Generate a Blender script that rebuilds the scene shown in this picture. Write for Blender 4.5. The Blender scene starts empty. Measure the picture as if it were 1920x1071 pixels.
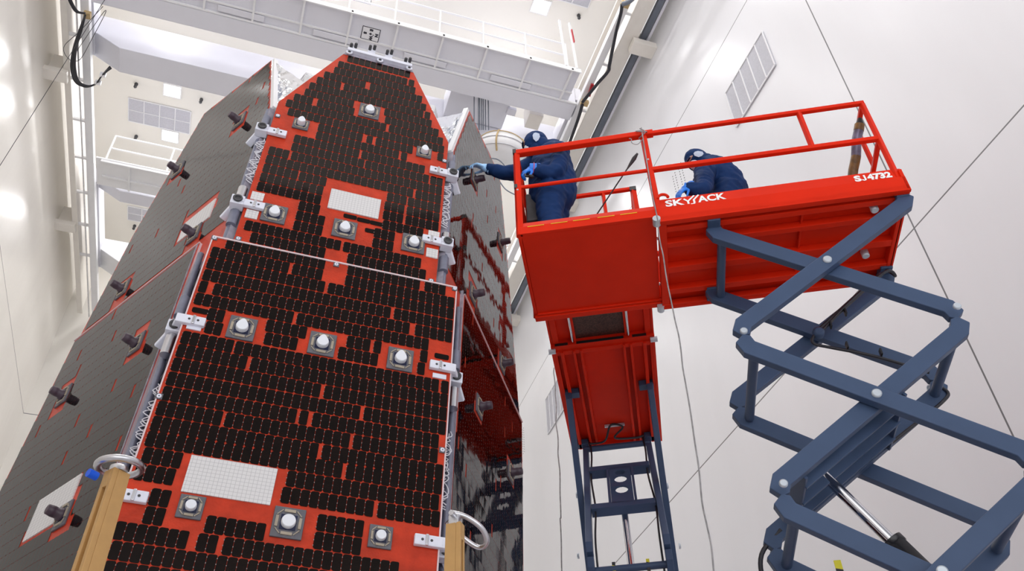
import bpy, bmesh, math, random
from mathutils import Vector as V, Matrix, noise
random.seed(7)
SC = bpy.context.scene
COL = SC.collection
PI = math.pi

# ------------------------------------------------------------------ camera
F = 1673.23
PT, RL, YW = math.radians(42.443), math.radians(-2.004), math.radians(19.099)
CX, CY = 960.0, 535.5
CAM = V((0, 0, 1.6))
fw = V((math.sin(YW)*math.cos(PT), math.cos(YW)*math.cos(PT), math.sin(PT)))
_rt = V((math.cos(YW), -math.sin(YW), 0)); _up = _rt.cross(fw)
RX = _rt*math.cos(RL) + _up*math.sin(RL)
UX = -_rt*math.sin(RL) + _up*math.cos(RL)
def ray(px, py): return RX*(px-CX) - UX*(py-CY) + fw*F
def onz(px, py, z):
    d = ray(px, py); return CAM + d*((z-CAM.z)/d.z)
def onx(px, py, x):
    d = ray(px, py); return CAM + d*(x/d.x)
def ony(px, py, y):
    d = ray(px, py); return CAM + d*(y/d.y)
def onpl(px, py, P, n):
    d = ray(px, py); return CAM + d*((P-CAM).dot(n)/d.dot(n))

cd = bpy.data.cameras.new('camera'); cam = bpy.data.objects.new('camera', cd); COL.objects.link(cam)
cd.sensor_fit = 'HORIZONTAL'; cd.sensor_width = 36; cd.lens = F*36/1920; cd.clip_start = .05; cd.clip_end = 300
M = Matrix((RX, UX, -fw)).transposed().to_4x4(); M.translation = CAM
cam.matrix_world = M
SC.camera = cam

# ------------------------------------------------------------------ materials
def mat(name, col, rough=.5, metal=0., spec=.5, var=0., vscale=4., bump=0., bscale=30., coat=0., ior=None, emit=None, estr=0., stretch=None):
    m = bpy.data.materials.new(name); m.use_nodes = True
    nt = m.node_tree; N = nt.nodes; b = N['Principled BSDF']
    b.inputs['Base Color'].default_value = (*col, 1); b.inputs['Roughness'].default_value = rough
    b.inputs['Metallic'].default_value = metal; b.inputs['Specular IOR Level'].default_value = spec
    b.inputs['Coat Weight'].default_value = coat; b.inputs['Coat Roughness'].default_value = .08
    if ior: b.inputs['IOR'].default_value = ior
    if emit: b.inputs['Emission Color'].default_value = (*emit, 1); b.inputs['Emission Strength'].default_value = estr
    tc = N.new('ShaderNodeTexCoord'); src = tc.outputs['Object']
    if stretch:
        mp = N.new('ShaderNodeMapping'); mp.inputs['Scale'].default_value = stretch
        nt.links.new(src, mp.inputs['Vector']); src = mp.outputs[0]
    if var > 0:
        n = N.new('ShaderNodeTexNoise'); n.inputs['Scale'].default_value = vscale; n.inputs['Detail'].default_value = 4
        r = N.new('ShaderNodeMapRange'); r.inputs['From Min'].default_value = .3; r.inputs['From Max'].default_value = .7
        r.inputs['To Min'].default_value = 1-var; r.inputs['To Max'].default_value = 1+var
        mx = N.new('ShaderNodeVectorMath'); mx.operation = 'SCALE'; mx.inputs[0].default_value = col
        nt.links.new(src, n.inputs['Vector']); nt.links.new(n.outputs['Fac'], r.inputs['Value'])
        nt.links.new(r.outputs[0], mx.inputs['Scale']); nt.links.new(mx.outputs[0], b.inputs['Base Color'])
    if bump > 0:
        n2 = N.new('ShaderNodeTexNoise'); n2.inputs['Scale'].default_value = bscale; n2.inputs['Detail'].default_value = 3
        bp = N.new('ShaderNodeBump'); bp.inputs['Strength'].default_value = bump; bp.inputs['Distance'].default_value = .02
        nt.links.new(src, n2.inputs['Vector']); nt.links.new(n2.outputs['Fac'], bp.inputs['Height']); nt.links.new(bp.outputs[0], b.inputs['Normal'])
    return m

def wall_mat(name, col, lines, rough=.32, spec=.5):
    """painted panels with thin dark joints: lines = [(axis, value, halfwidth)]"""
    m = mat(name, col, rough, 0, spec, var=.02, vscale=1, bump=.55, bscale=1.1, stretch=(1, 1, .16))
    nt = m.node_tree; N = nt.nodes; b = N['Principled BSDF']
    g = N.new('ShaderNodeNewGeometry'); sx = N.new('ShaderNodeSeparateXYZ'); nt.links.new(g.outputs['Position'], sx.inputs[0])
    cur = None
    for ax, val, hw in lines:
        s = N.new('ShaderNodeMath'); s.operation = 'SUBTRACT'; s.inputs[1].default_value = val; nt.links.new(sx.outputs[ax], s.inputs[0])
        a = N.new('ShaderNodeMath'); a.operation = 'ABSOLUTE'; nt.links.new(s.outputs[0], a.inputs[0])
        l = N.new('ShaderNodeMath'); l.operation = 'LESS_THAN'; l.inputs[1].default_value = hw; nt.links.new(a.outputs[0], l.inputs[0])
        if cur is None: cur = l.outputs[0]
        else:
            x = N.new('ShaderNodeMath'); x.operation = 'MAXIMUM'; nt.links.new(cur, x.inputs[0]); nt.links.new(l.outputs[0], x.inputs[1]); cur = x.outputs[0]
    if cur is not None:
        mix = N.new('ShaderNodeMix'); mix.data_type = 'RGBA'
        old = b.inputs['Base Color'].links[0].from_socket
        nt.links.new(cur, mix.inputs['Factor']); nt.links.new(old, mix.inputs[6]); mix.inputs[7].default_value = (.16, .16, .17, 1)
        nt.links.new(mix.outputs[2], b.inputs['Base Color'])
    return m

def tile_mat(name, col, line, sx, sy, axes):
    """square tiles with thin joints, in the surface's own two directions"""
    m = bpy.data.materials.new(name); m.use_nodes = True
    nt = m.node_tree; N = nt.nodes; b = N['Principled BSDF']; b.inputs['Roughness'].default_value = .4
    g = N.new('ShaderNodeNewGeometry'); outs = []
    for ax, s in zip(axes, (sx, sy)):
        d = N.new('ShaderNodeVectorMath'); d.operation = 'DOT_PRODUCT'; d.inputs[1].default_value = tuple(ax); nt.links.new(g.outputs['Position'], d.inputs[0])
        q = N.new('ShaderNodeMath'); q.operation = 'DIVIDE'; q.inputs[1].default_value = s; nt.links.new(d.outputs['Value'], q.inputs[0])
        fr = N.new('ShaderNodeMath'); fr.operation = 'FRACT'; nt.links.new(q.outputs[0], fr.inputs[0])
        l = N.new('ShaderNodeMath'); l.operation = 'LESS_THAN'; l.inputs[1].default_value = .1; nt.links.new(fr.outputs[0], l.inputs[0]); outs.append(l.outputs[0])
    x = N.new('ShaderNodeMath'); x.operation = 'MAXIMUM'; nt.links.new(outs[0], x.inputs[0]); nt.links.new(outs[1], x.inputs[1])
    mix = N.new('ShaderNodeMix'); mix.data_type = 'RGBA'; nt.links.new(x.outputs[0], mix.inputs['Factor'])
    mix.inputs[6].default_value = (*col, 1); mix.inputs[7].default_value = (*line, 1); nt.links.new(mix.outputs[2], b.inputs['Base Color'])
    return m

def stripe_mat(name, c1, c2, axis, period):
    m = bpy.data.materials.new(name); m.use_nodes = True
    nt = m.node_tree; N = nt.nodes; b = N['Principled BSDF']; b.inputs['Roughness'].default_value = .45
    g = N.new('ShaderNodeNewGeometry')
    d = N.new('ShaderNodeVectorMath'); d.operation = 'DOT_PRODUCT'; d.inputs[1].default_value = axis; nt.links.new(g.outputs['Position'], d.inputs[0])
    q = N.new('ShaderNodeMath'); q.operation = 'DIVIDE'; q.inputs[1].default_value = period; nt.links.new(d.outputs['Value'], q.inputs[0])
    fr = N.new('ShaderNodeMath'); fr.operation = 'FRACT'; nt.links.new(q.outputs[0], fr.inputs[0])
    l = N.new('ShaderNodeMath'); l.operation = 'LESS_THAN'; l.inputs[1].default_value = .5; nt.links.new(fr.outputs[0], l.inputs[0])
    mix = N.new('ShaderNodeMix'); mix.data_type = 'RGBA'; nt.links.new(l.outputs[0], mix.inputs['Factor'])
    mix.inputs[6].default_value = (*c1, 1); mix.inputs[7].default_value = (*c2, 1); nt.links.new(mix.outputs[2], b.inputs['Base Color'])
    return m

def S(*c):  # sRGB 0-255 -> linear
    return tuple(((x/255)/12.92 if x/255 <= .04045 else ((x/255+.055)/1.055)**2.4) for x in c)

XL, XR, YE, ZC = -6.98, 7.9, 26.4, 24.6
m_wr = wall_mat('white_wall_panel', (.81, .81, .845), [(2, 1.6+1.079*XR, .012), (2, 1.6+2.092*XR, .012), (1, .787*XR, .012)], rough=.30)
m_wl = wall_mat('cream_wall_panel', (.86, .825, .77), [(2, 17.7, .012)], rough=.25)
m_we = wall_mat('cream_end_wall', (.82, .79, .73), [(2, 17.7, .012), (0, -3.0, .012)])
m_ceil = mat('ceiling_white', (.82, .795, .74), .6, var=.015, vscale=.5)
m_floor = mat('pale_epoxy_floor', (.72, .72, .74), .3, var=.03, vscale=.4)
m_beam = mat('runway_cream_paint', (.80, .76, .70), .4, var=.02)
m_white = mat('white_steel_paint', (.84, .84, .85), .4, var=.02)
m_grey = mat('pale_grey_crane_paint', (.75, .75, .81), .45, var=.02, vscale=1.5)
m_bar = mat('dark_conductor_rail', (.16, .18, .22), .4, metal=.3, var=.1)
m_vent = mat('grey_vent_mesh', (.50, .50, .55), .6, var=.06, vscale=30)
m_vline = mat('vent_frame_white', (.8, .8, .82), .5, var=.02)
m_black = mat('black_rubber', (.012, .012, .014), .5, var=.2, vscale=20)
m_dark = mat('dark_grey_plastic', (.05, .05, .055), .5, var=.2, vscale=15)
m_cable = mat('black_cable_jacket', (.02, .02, .028), .45, var=.2, vscale=20)
m_tan = mat('tan_strap', (.55, .40, .20), .6, var=.15, vscale=20)
m_lamp = mat('lamp_diffuser', (.9, .9, .9), .5, emit=(1, .98, .95), estr=6, var=.01)
m_sign = mat('sign_plate_white', (.82, .82, .84), .5, var=.01)
m_ink = mat('sign_ink_black', (.015, .015, .03), .5, var=.1)
m_red2 = mat('red_tag', (.45, .01, .02), .4, var=.1)

m_sub = mat('orange_red_film', (.53, .044, .016), .34, var=.18, vscale=9, bump=.12, bscale=60, spec=.2)
m_cell = mat('solar_cell_glass', (.0045, .0018, .0014), .045, spec=.24, var=.5, vscale=11)
m_tab = mat('cell_tab_silver', (.34, .25, .24), .5, metal=0., var=.1)
m_edge = mat('panel_edge_pink_white', (.72, .58, .60), .4, var=.05)
m_side = mat('panel_edge_grey', (.34, .32, .38), .5, var=.25, vscale=14)
m_plate = mat('grey_mount_plate', (.12, .12, .14), .5, var=.12, vscale=20)
m_rim = mat('tan_gasket', (.40, .34, .26), .5, var=.1, vscale=20)
m_capw = mat('white_cap', (.84, .87, .93), .4, var=.02)
m_capd = mat('dark_plum_cap', (.052, .028, .046), .4, var=.2, vscale=12)
m_navy = mat('navy_window', (.008, .012, .05), .25, var=.1)
m_clamp = mat('clamp_white_metal', (.78, .80, .90), .35, var=.05, vscale=15)
m_steel = mat('brushed_steel', (.62, .62, .65), .28, metal=1, var=.08, vscale=10)
m_chrome = mat('chrome', (.72, .72, .76), .1, metal=1, var=.03)
m_tubeg = mat('grey_tube', (.22, .23, .30), .35, metal=.3, var=.1, vscale=14)
m_foil = mat('silver_foil', (.80, .82, .88), .16, metal=1, bump=1.0, bscale=9, var=.05)
m_gap = mat('foil_dark_reflection', (.10, .13, .25), .3, metal=.5, bump=.8, bscale=12, var=.2)  # silver foil coloured dark blue: the darkness it mirrors in the gaps is painted in
m_wire = mat('white_wire', (.80, .80, .86), .4, var=.05)
m_gold = mat('gold_anodised', (.55, .32, .115), .42, metal=.1, var=.05, vscale=14)
m_blue_plug = mat('blue_plug', (.0, .10, .75), .4, var=.05)

m_red = mat('lift_red_paint', (.76, .026, .006), .38, spec=.09, var=.05, vscale=3, bump=.03, bscale=80)
m_arm = mat('lift_slate_paint', (.055, .090, .172), .42, spec=.3, var=.06, vscale=4)
m_pin = mat('pin_cap', (.62, .68, .74), .35, metal=.4, var=.05)
m_mesh = mat('expanded_mesh', (.085, .04, .03), .5, metal=.3, var=.6, vscale=60)
m_hyd = mat('black_cylinder', (.012, .012, .016), .25, var=.1)
m_lett = mat('white_lettering', (.95, .95, .95), .4, var=.01)
m_yel = mat('yellow_tape', (.80, .60, .02), .45, var=.05)
m_haz = stripe_mat('yellow_black_stripes', (.75, .68, .02), (.012, .012, .02), (.45, .4, .8), .16)
m_wrap = mat('wrapped_brown_tape', (.17, .080, .012), .4, var=.5, vscale=14)
m_wrap2 = mat('wrapped_violet_foil', (.13, .11, .17), .3, metal=.4, var=.4, vscale=14)

m_suit = mat('blue_coverall_cloth', (.0045, .031, .125), .75, spec=.25, var=.12, vscale=9, bump=.12, bscale=200)
m_hood = m_suit
m_glove = mat('blue_nitrile', (.015, .22, .85), .4, var=.1, vscale=15)
m_glovew = mat('white_blue_glove', (.36, .64, 1.0), .35, var=.35, vscale=22)
m_skin = mat('skin', (.50, .27, .20), .5, var=.06, vscale=12)
m_patch = mat('pale_blue_patch', (.62, .72, .88), .6, var=.04)
m_mask = mat('white_mask', (.80, .84, .92), .6, var=.03)

# ------------------------------------------------------------------ mesh builder
X, Y, Z = V((1, 0, 0)), V((0, 1, 0)), V((0, 0, 1))
class MB:
    def __init__(s): s.v, s.f, s.m, s.sm = [], [], [], []
    def add(s, vs, fs, mi=0, smooth=False):
        o = len(s.v); s.v += [V(p) for p in vs]
        for f in fs: s.f.append([i+o for i in f]); s.m.append(mi); s.sm.append(smooth)
    def box(s, c, sz, ax=(X, Y, Z), mi=0):
        c = V(c); a, b, d = [ax[i]*(sz[i]/2) for i in range(3)]
        vs = [c+a*i+b*j+d*k for k in (-1, 1) for j in (-1, 1) for i in (-1, 1)]
        s.add(vs, [(0, 2, 3, 1), (4, 5, 7, 6), (0, 1, 5, 4), (2, 6, 7, 3), (0, 4, 6, 2), (1, 3, 7, 5)], mi)
    def bar(s, p, q, w, h, up=Z, mi=0):
        p, q = V(p), V(q); d = (q-p); L = d.length
        if L < 1e-6: return
        d /= L; n = d.cross(up)
        if n.length < 1e-4: n = d.cross(X)
        n.normalize(); u = n.cross(d)
        s.box((p+q)/2, (L, w, h), (d, n, u), mi)
    def prism(s, poly, O, U, W, N, d0, d1, mi=0, mi_side=None):
        n = len(poly)
        a = [O+U*x+W*y+N*d0 for x, y in poly]; b = [O+U*x+W*y+N*d1 for x, y in poly]
        o = len(s.v)
        s.add(a+b, [tuple(reversed(range(n))), tuple(range(n, 2*n))], mi)
        k = mi if mi_side is None else mi_side
        for i in range(n):
            j = (i+1) % n; s.f.append([o+i, o+j, o+n+j, o+n+i]); s.m.append(k); s.sm.append(False)
    def face(s, pts, mi=0): s.add(pts, [tuple(range(len(pts)))], mi)
    def tube(s, pts, r, seg=10, mi=0, closed=False, round_end=False):
        pts = [V(p) for p in pts]; n = len(pts); rs = r if isinstance(r, (list, tuple)) else [r]*n
        if round_end:
            t0 = (pts[0]-pts[1]).normalized(); t1 = (pts[-1]-pts[-2]).normalized(); a, b = rs[0], rs[-1]
            pre = [pts[0]+t0*a*math.sin(q) for q in (1.5, 1.1, .6)]; prr = [a*math.cos(q) for q in (1.5, 1.1, .6)]
            post = [pts[-1]+t1*b*math.sin(q) for q in (.6, 1.1, 1.5)]; por = [b*math.cos(q) for q in (.6, 1.1, 1.5)]
            pts = pre+pts+post; rs = prr+list(rs)+por; n = len(pts)
        o = len(s.v); ref = None; rings = []
        for i in range(n):
            if closed: t = pts[(i+1) % n]-pts[i-1]
            else: t = pts[min(i+1, n-1)]-pts[max(i-1, 0)]
            if t.length < 1e-9: t = Z.copy()
            t.normalize()
            if ref is None: ref = t.orthogonal().normalized()
            ref = (ref-t*ref.dot(t))
            if ref.length < 1e-6: ref = t.orthogonal()
            ref.normalize(); bb = t.cross(ref)
            rings.append([pts[i]+(ref*math.cos(2*PI*k/seg)+bb*math.sin(2*PI*k/seg))*rs[i] for k in range(seg)])
        vs = [p for g in rings for p in g]; fs = []
        for i in range(n if closed else n-1):
            a, b = i*seg, ((i+1) % n)*seg
            for k in range(seg):
                fs.append((a+k, a+(k+1) % seg, b+(k+1) % seg, b+k))
        s.add(vs, fs, mi, True)
        if not closed:
            s.add(rings[0], [tuple(reversed(range(seg)))], mi); s.add(rings[-1], [tuple(range(seg))], mi)
    def lathe(s, prof, O, A, seg=20, mi=0, smooth=True):
        A = V(A).normalized(); e = A.orthogonal().normalized(); g = A.cross(e); n = len(prof)
        vs = [O+A*h+(e*math.cos(2*PI*k/seg)+g*math.sin(2*PI*k/seg))*max(r, 1e-5) for r, h in prof for k in range(seg)]
        fs = [(i*seg+k, i*seg+(k+1) % seg, (i+1)*seg+(k+1) % seg, (i+1)*seg+k) for i in range(n-1) for k in range(seg)]
        s.add(vs, fs, mi, smooth)
        s.add(vs[:seg], [tuple(reversed(range(seg)))], mi); s.add(vs[-seg:], [tuple(range(seg))], mi)
    def ball(s, c, rad, ax=(X, Y, Z), mi=0, nu=16, nv=10):
        c = V(c); vs = []; fs = []
        for j in range(nv+1):
            ph = PI*j/nv
            for i in range(nu):
                th = 2*PI*i/nu
                vs.append(c+ax[0]*rad[0]*max(math.sin(ph), .002)*math.cos(th)+ax[1]*rad[1]*max(math.sin(ph), .002)*math.sin(th)+ax[2]*rad[2]*math.cos(ph))
        for j in range(nv):
            for i in range(nu): fs.append((j*nu+i, (j+1)*nu+i, (j+1)*nu+(i+1) % nu, j*nu+(i+1) % nu))
        s.add(vs, fs, mi, True)
    def build(s, name, mats, parent=None, bevel=0., recalc=True):
        me = bpy.data.meshes.new(name)
        org = V((0, 0, 0))
        if parent is not None: org = root_loc(parent)
        elif s.v:
            lo = V((min(p.x for p in s.v), min(p.y for p in s.v), min(p.z for p in s.v))); hi = V((max(p.x for p in s.v), max(p.y for p in s.v), max(p.z for p in s.v)))
            org = (lo+hi)/2 if not getattr(s, 'abs', False) else V((0, 0, 0))
        me.from_pydata([p-org for p in s.v], [], s.f)
        if not isinstance(mats, (list, tuple)): mats = [mats]
        for m in mats: me.materials.append(m)
        for p, mi, sm in zip(me.polygons, s.m, s.sm): p.material_index = mi; p.use_smooth = sm
        if recalc:
            bm = bmesh.new(); bm.from_mesh(me); bmesh.ops.recalc_face_normals(bm, faces=bm.faces); bm.to_mesh(me); bm.free()
        o = bpy.data.objects.new(name, me); COL.objects.link(o)
        if parent is not None: o.parent = parent
        else: o.location = org
        if bevel:
            b = o.modifiers.new('bevel', 'BEVEL'); b.width = bevel; b.segments = 2; b.limit_method = 'ANGLE'; b.angle_limit = .6
        return o
def root_loc(o):
    while o.parent is not None: o = o.parent
    return V(o.location)
def tag(o, label=None, cat=None, group=None, kind=None):
    if label: o['label'] = label
    if cat: o['category'] = cat
    if group: o['group'] = group
    if kind: o['kind'] = kind
    return o
def thing(name, loc, label, cat, group=None):
    o = bpy.data.objects.new(name, None); o.empty_display_size = .2; COL.objects.link(o); o.location = loc
    return tag(o, label, cat, group)
def structure(name, mb, m):
    mb.abs = True
    o = mb.build(name, m); o['kind'] = 'structure'; return o
def smooth_path(pts, n=6):
    pts = [V(p) for p in pts]; out = []
    for i in range(len(pts)-1):
        p0 = pts[max(i-1, 0)]; p1 = pts[i]; p2 = pts[i+1]; p3 = pts[min(i+2, len(pts)-1)]
        for k in range(n):
            t = k/n
            out.append(.5*((2*p1)+(p2-p0)*t+(2*p0-5*p1+4*p2-p3)*t*t+(3*p1-p0-3*p2+p3)*t**3))
    return out+[pts[-1]]
def text_faces(mb, body, size, O, U, W, N, mi=0, sx=1., bold=0., depth=.002, fit=None):
    cu = bpy.data.curves.new('t', 'FONT'); cu.body = body; cu.size = size; cu.offset = bold; cu.align_x = 'CENTER'; cu.align_y = 'CENTER'
    cu.resolution_u = 3
    ob = bpy.data.objects.new('t', cu); COL.objects.link(ob)
    bpy.context.view_layer.update()
    me = ob.evaluated_get(bpy.context.evaluated_depsgraph_get()).to_mesh()
    if fit:
        xs_ = [v.co.x for v in me.vertices]; sx = fit/(max(xs_)-min(xs_))
    vs = [O+U*(v.co.x*sx)+W*v.co.y+N*depth for v in me.vertices]
    fs = [tuple(p.vertices) for p in me.polygons]
    mb.add(vs, fs, mi)
    bpy.data.objects.remove(ob); bpy.data.curves.remove(cu)
def remeshed(mb, name, m, parent, voxel, smooth=4, wrinkle=None):
    """union of the pieces as one continuous skin"""
    o = mb.build(name, m, parent)
    r = o.modifiers.new('r', 'REMESH'); r.mode = 'VOXEL'; r.voxel_size = voxel; r.use_smooth_shade = True
    s = o.modifiers.new('s', 'SMOOTH'); s.iterations = smooth; s.factor = .5
    bpy.context.view_layer.update()
    ev = o.evaluated_get(bpy.context.evaluated_depsgraph_get())
    me = bpy.data.meshes.new_from_object(ev)
    o.modifiers.clear(); old = o.data; o.data = me; bpy.data.meshes.remove(old); me.name = name
    if not me.materials: me.materials.append(m)
    if wrinkle:
        amp, sc = wrinkle; ns = [v.normal.copy() for v in me.vertices]
        for v, n in zip(me.vertices, ns):
            p = v.co
            q = V((p.x*sc+p.z*sc*.5, p.y*sc, p.z*sc*1.7))
            d = 1-abs(noise.noise(q))*2.2 + .5*noise.noise(q*2.3)
            v.co = p + n*amp*d
    for p in me.polygons: p.use_smooth = True
    return o

# ================================================================== the hall
YB = -9.0
b = MB(); b.box(((XL+XR)/2, (YB+YE)/2, -.05), (XR-XL+.6, YE-YB+.6, .1)); structure('floor', b, m_floor)
b = MB(); b.box(((XL+XR)/2, (YB+YE)/2, ZC+.1), (XR-XL+.6, YE-YB+.6, .2)); structure('ceiling', b, m_ceil)
b = MB(); b.box((XR+.1, (YB+YE)/2, ZC/2), (.2, YE-YB, ZC)); structure('wall_right', b, m_wr)
b = MB(); b.box((XL-.1, (YB+YE)/2, ZC/2), (.2, YE-YB, ZC)); structure('wall_left', b, m_wl)
b = MB(); b.box(((XL+XR)/2, YE+.1, ZC/2), (XR-XL+.4, .2, ZC)); structure('wall_end', b, m_we)

# ---- ceiling fittings
LX, LY = (-4.4, .4, 5.42), [.6, 2.4, 4.2, 6.0, 7.8, 9.6, 12.31, 14.4, 16.52, 18.26, 20.06, 22.0, 24.6]
vis = {(-4.4, 18.26): 'bright square ceiling light above the far grey vent, nearest the slim white girder', (-4.4, 20.06): 'bright square ceiling light on the lower side of the gridded vent',
       (5.42, 12.31): 'bright square ceiling light at the top of the picture left of a cut-off vent', (-4.4, 16.52): 'small bright ceiling light peeping above the white girder, on the left',
       (-1.25, 16.52): 'small bright ceiling light peeping above the white girder, beside the foil corner'}
def ceiling_light(x, y, label):
    t = thing('ceiling_light', (x, y, ZC), label, 'light', 'square lights in the ceiling')
    f = MB(); w, d = .25, .22
    for sx in (-1, 1): f.box((x+sx*w, y, ZC-.02), (.03, 2*d+.03, .04))
    for sy in (-1, 1): f.box((x, y+sy*d, ZC-.02), (2*w-.03, .03, .04))
    f.build('frame', m_white, t)
    g = MB(); g.box((x, y, ZC-.012), (2*w-.04, 2*d-.04, .02)); g.build('diffuser', m_lamp, t)
for (x, y), lb in vis.items(): ceiling_light(x, y, lb)
LIGHTS = [(x, y) for x in LX for y in LY]
for x, y in LIGHTS:
    if (x, y) in vis: continue
    ceiling_light(x, y, 'square white ceiling light in the regular rows overhead')
for x, y in LIGHTS + [(-1.25, 16.52)]:
    ld = bpy.data.lights.new('ceiling_lamp', 'AREA'); ld.shape = 'RECTANGLE'; ld.size = .44; ld.size_y = .38
    ld.energy = 45; ld.color = (.985, .985, 1)
    lo = bpy.data.objects.new('ceiling_lamp', ld); COL.objects.link(lo); lo.location = (x, y, ZC-.05)

def grid_vent(name, corners, nu, nv, label, group=None):
    """flat grille: corners go round; nu x nv panels"""
    A, B, Cc, D = [V(p) for p in corners]; U = (B-A); W = (D-A); n = U.cross(W).normalized()
    mid = (A+Cc)/2
    if n.dot(CAM-mid) < 0: n = -n
    t = thing(name, mid, label, 'vent', group)
    u, w = U.normalized(), W.normalized()
    p = MB(); p.box(mid+n*.01, (U.length, W.length, .02), (u, w, n)); p.build('mesh_panel', m_vent, t)
    f = MB()
    for i in range(nu+1): f.box(A+U*(i/nu)+W*.5+n*.025, (.025, W.length, .02), (u, w, n))
    for j in range(nv+1): f.box(A+U*.5+W*(j/nv)+n*.025, (U.length, .02 if 0 < j < nv else .03, .02), (u, w, n))
    f.build('frame', m_vline, t)
    return t
zc = ZC-.001
grid_vent('ceiling_vent', [(-5.66, 18.89, zc), (-3.82, 18.89, zc), (-3.82, 19.80, zc), (-5.66, 19.80, zc)], 4, 2, 'grey gridded ceiling vent of eight panels between the two left lights')
grid_vent('ceiling_vent', [(-5.66, 23.55, zc), (-3.82, 23.55, zc), (-3.82, 24.22, zc), (-5.66, 24.22, zc)], 4, 2, 'grey gridded ceiling vent seen small below the far crane walkway')
grid_vent('ceiling_vent', [(4.75, 11.1, zc), (6.72, 11.1, zc), (6.72, 11.96, zc), (4.75, 11.96, zc)], 4, 2, 'grey gridded ceiling vent cut off by the top edge, near the right crane rail')
xr = XR-.002
grid_vent('wall_vent', [(xr, 7.40, 16.80), (xr, 8.90, 16.80), (xr, 8.90, 15.67), (xr, 7.40, 15.67)], 5, 1, 'grey five-panel vent on the white right wall above the red guardrail')
grid_vent('wall_vent', [(xr, 18.72, 16.75), (xr, 20.1, 16.75), (xr, 20.1, 15.55), (xr, 18.72, 15.55)], 5, 1, 'pale grey vent low on the right wall, left of the rear red lift')
for i, (x, y, lb) in enumerate([(-5.44, 18.31, 'small black ceiling sprinkler left of the upper of two lights'), (-3.54, 18.33, 'small black ceiling sprinkler between the grey girder and the right end of the vent'),
                 (-5.42, 20.37, 'small black ceiling sprinkler below the vent, just above the far white handrail'), (-5.43, 24.47, 'small black ceiling sprinkler beneath the smallest far vent'),
                 (6.56, 12.26, 'small black ceiling sprinkler near the right crane rail, under the cut-off vent')]):
    b = MB(); b.lathe([(.05, 0), (.055, -.05), (.035, -.11), (.05, -.16), (.03, -.2)], V((x, y, ZC)), Z, 12)
    tag(b.build('ceiling_sprinkler', m_dark), lb, 'sprinkler', 'black fittings on the ceiling')
def perf(yc, zc_, label):
    b = MB()
    for i in range(4):
        for j in range(11):
            y = yc+(i-1.5)*.12+(.03 if i > 1 else -.03); z = zc_-j*.085
            b.tube([(XR-.004, y, z), (XR+.0, y, z)], .016, 6)
    tag(b.build('vent_hole_pattern', m_dark), label, 'vent holes', kind='stuff')
perf(11.2, 17.0, 'rows of small round holes in the right wall, left of the stooping person')
perf(22.4, 17.1, 'rows of small holes in the right wall beside the dark panel edge')

# ---- crane runways: girders carried on brackets along both side walls
def runway(side, label):
    sg = -1 if side == 'L' else 1
    t = thing('crane_runway', (sg*6.9, 10, 21.6), label, 'crane rail', 'crane runways on the side walls')
    y0, y1 = YB, YE-.35
    yc, L = (y0+y1)/2, y1-y0
    def strip(name, x0, x1, z0, z1, m): b = MB(); b.box(((x0+x1)/2, yc, (z0+z1)/2), (abs(x1-x0), L, z1-z0)); b.build(name, m, t, bevel=.01)
    if side == 'L':
        strip('lower_flange', -6.52, -6.36, 21.6, 21.66, m_beam); strip('web', -6.47, -6.41, 21.66, 22.9, m_beam)
        strip('upper_flange', -6.62, -6.26, 22.9, 22.98, m_beam)
        strip('walkway_channel', -6.06, -5.86, 21.62, 21.82, m_white); strip('crane_rail', -6.03, -5.95, 21.84, 21.92, m_steel)
        strip('conduit_pipe', -6.14, -6.10, 21.5, 21.54, m_steel)
        for k in range(17):
            y = 1.2+k*1.37
            b = MB(); b.box((-6.21, y, 21.68), (.32, .07, .07)); b.build('rung', m_white, t)
        ys = [16.15, 21.8, 10.5, 4.9, -.8]
        for y in ys:
            b = MB(); b.box((-6.7, y, 21.52), (.60, .34, .16)); b.box((-6.70, y, 21.9), (.5, .05, .8)); b.build('wall_bracket', m_beam, t, bevel=.008)
    else:
        strip('lower_flange', 6.98, 7.40, 21.6, 21.66, m_beam); strip('web', 7.16, 7.22, 21.66, 22.9, m_beam)
        strip('upper_flange', 6.9, 7.5, 22.9, 22.98, m_beam)
        strip('conductor_rail', 7.50, 7.66, 21.72, 21.84, m_bar); strip('cover_strip', 7.68, 7.75, 21.72, 21.8, m_grey)
        strip('walkway_channel', 6.66, 6.84, 21.62, 21.82, m_white); strip('crane_rail', 6.70, 6.78, 21.84, 21.92, m_steel)
        for k in range(16):
            y = 1.0+k*1.55
            b = MB(); b.box((6.9, y, 21.68), (.2, .07, .07)); b.build('rung', m_white, t)
        for y in (11.0, 16.6, 22.2, 5.4, -.2):
            b = MB(); b.box((7.58, y, 21.47), (.64, .36, .22)); b.box((7.58, y, 21.85), (.5, .05, .6)); b.build('wall_bracket', m_beam, t, bevel=.008)
runway('L', 'cream crane runway with ladder-like rungs along the left wall')
runway('R', 'cream crane runway with a dark conductor strip along the right wall')

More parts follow.
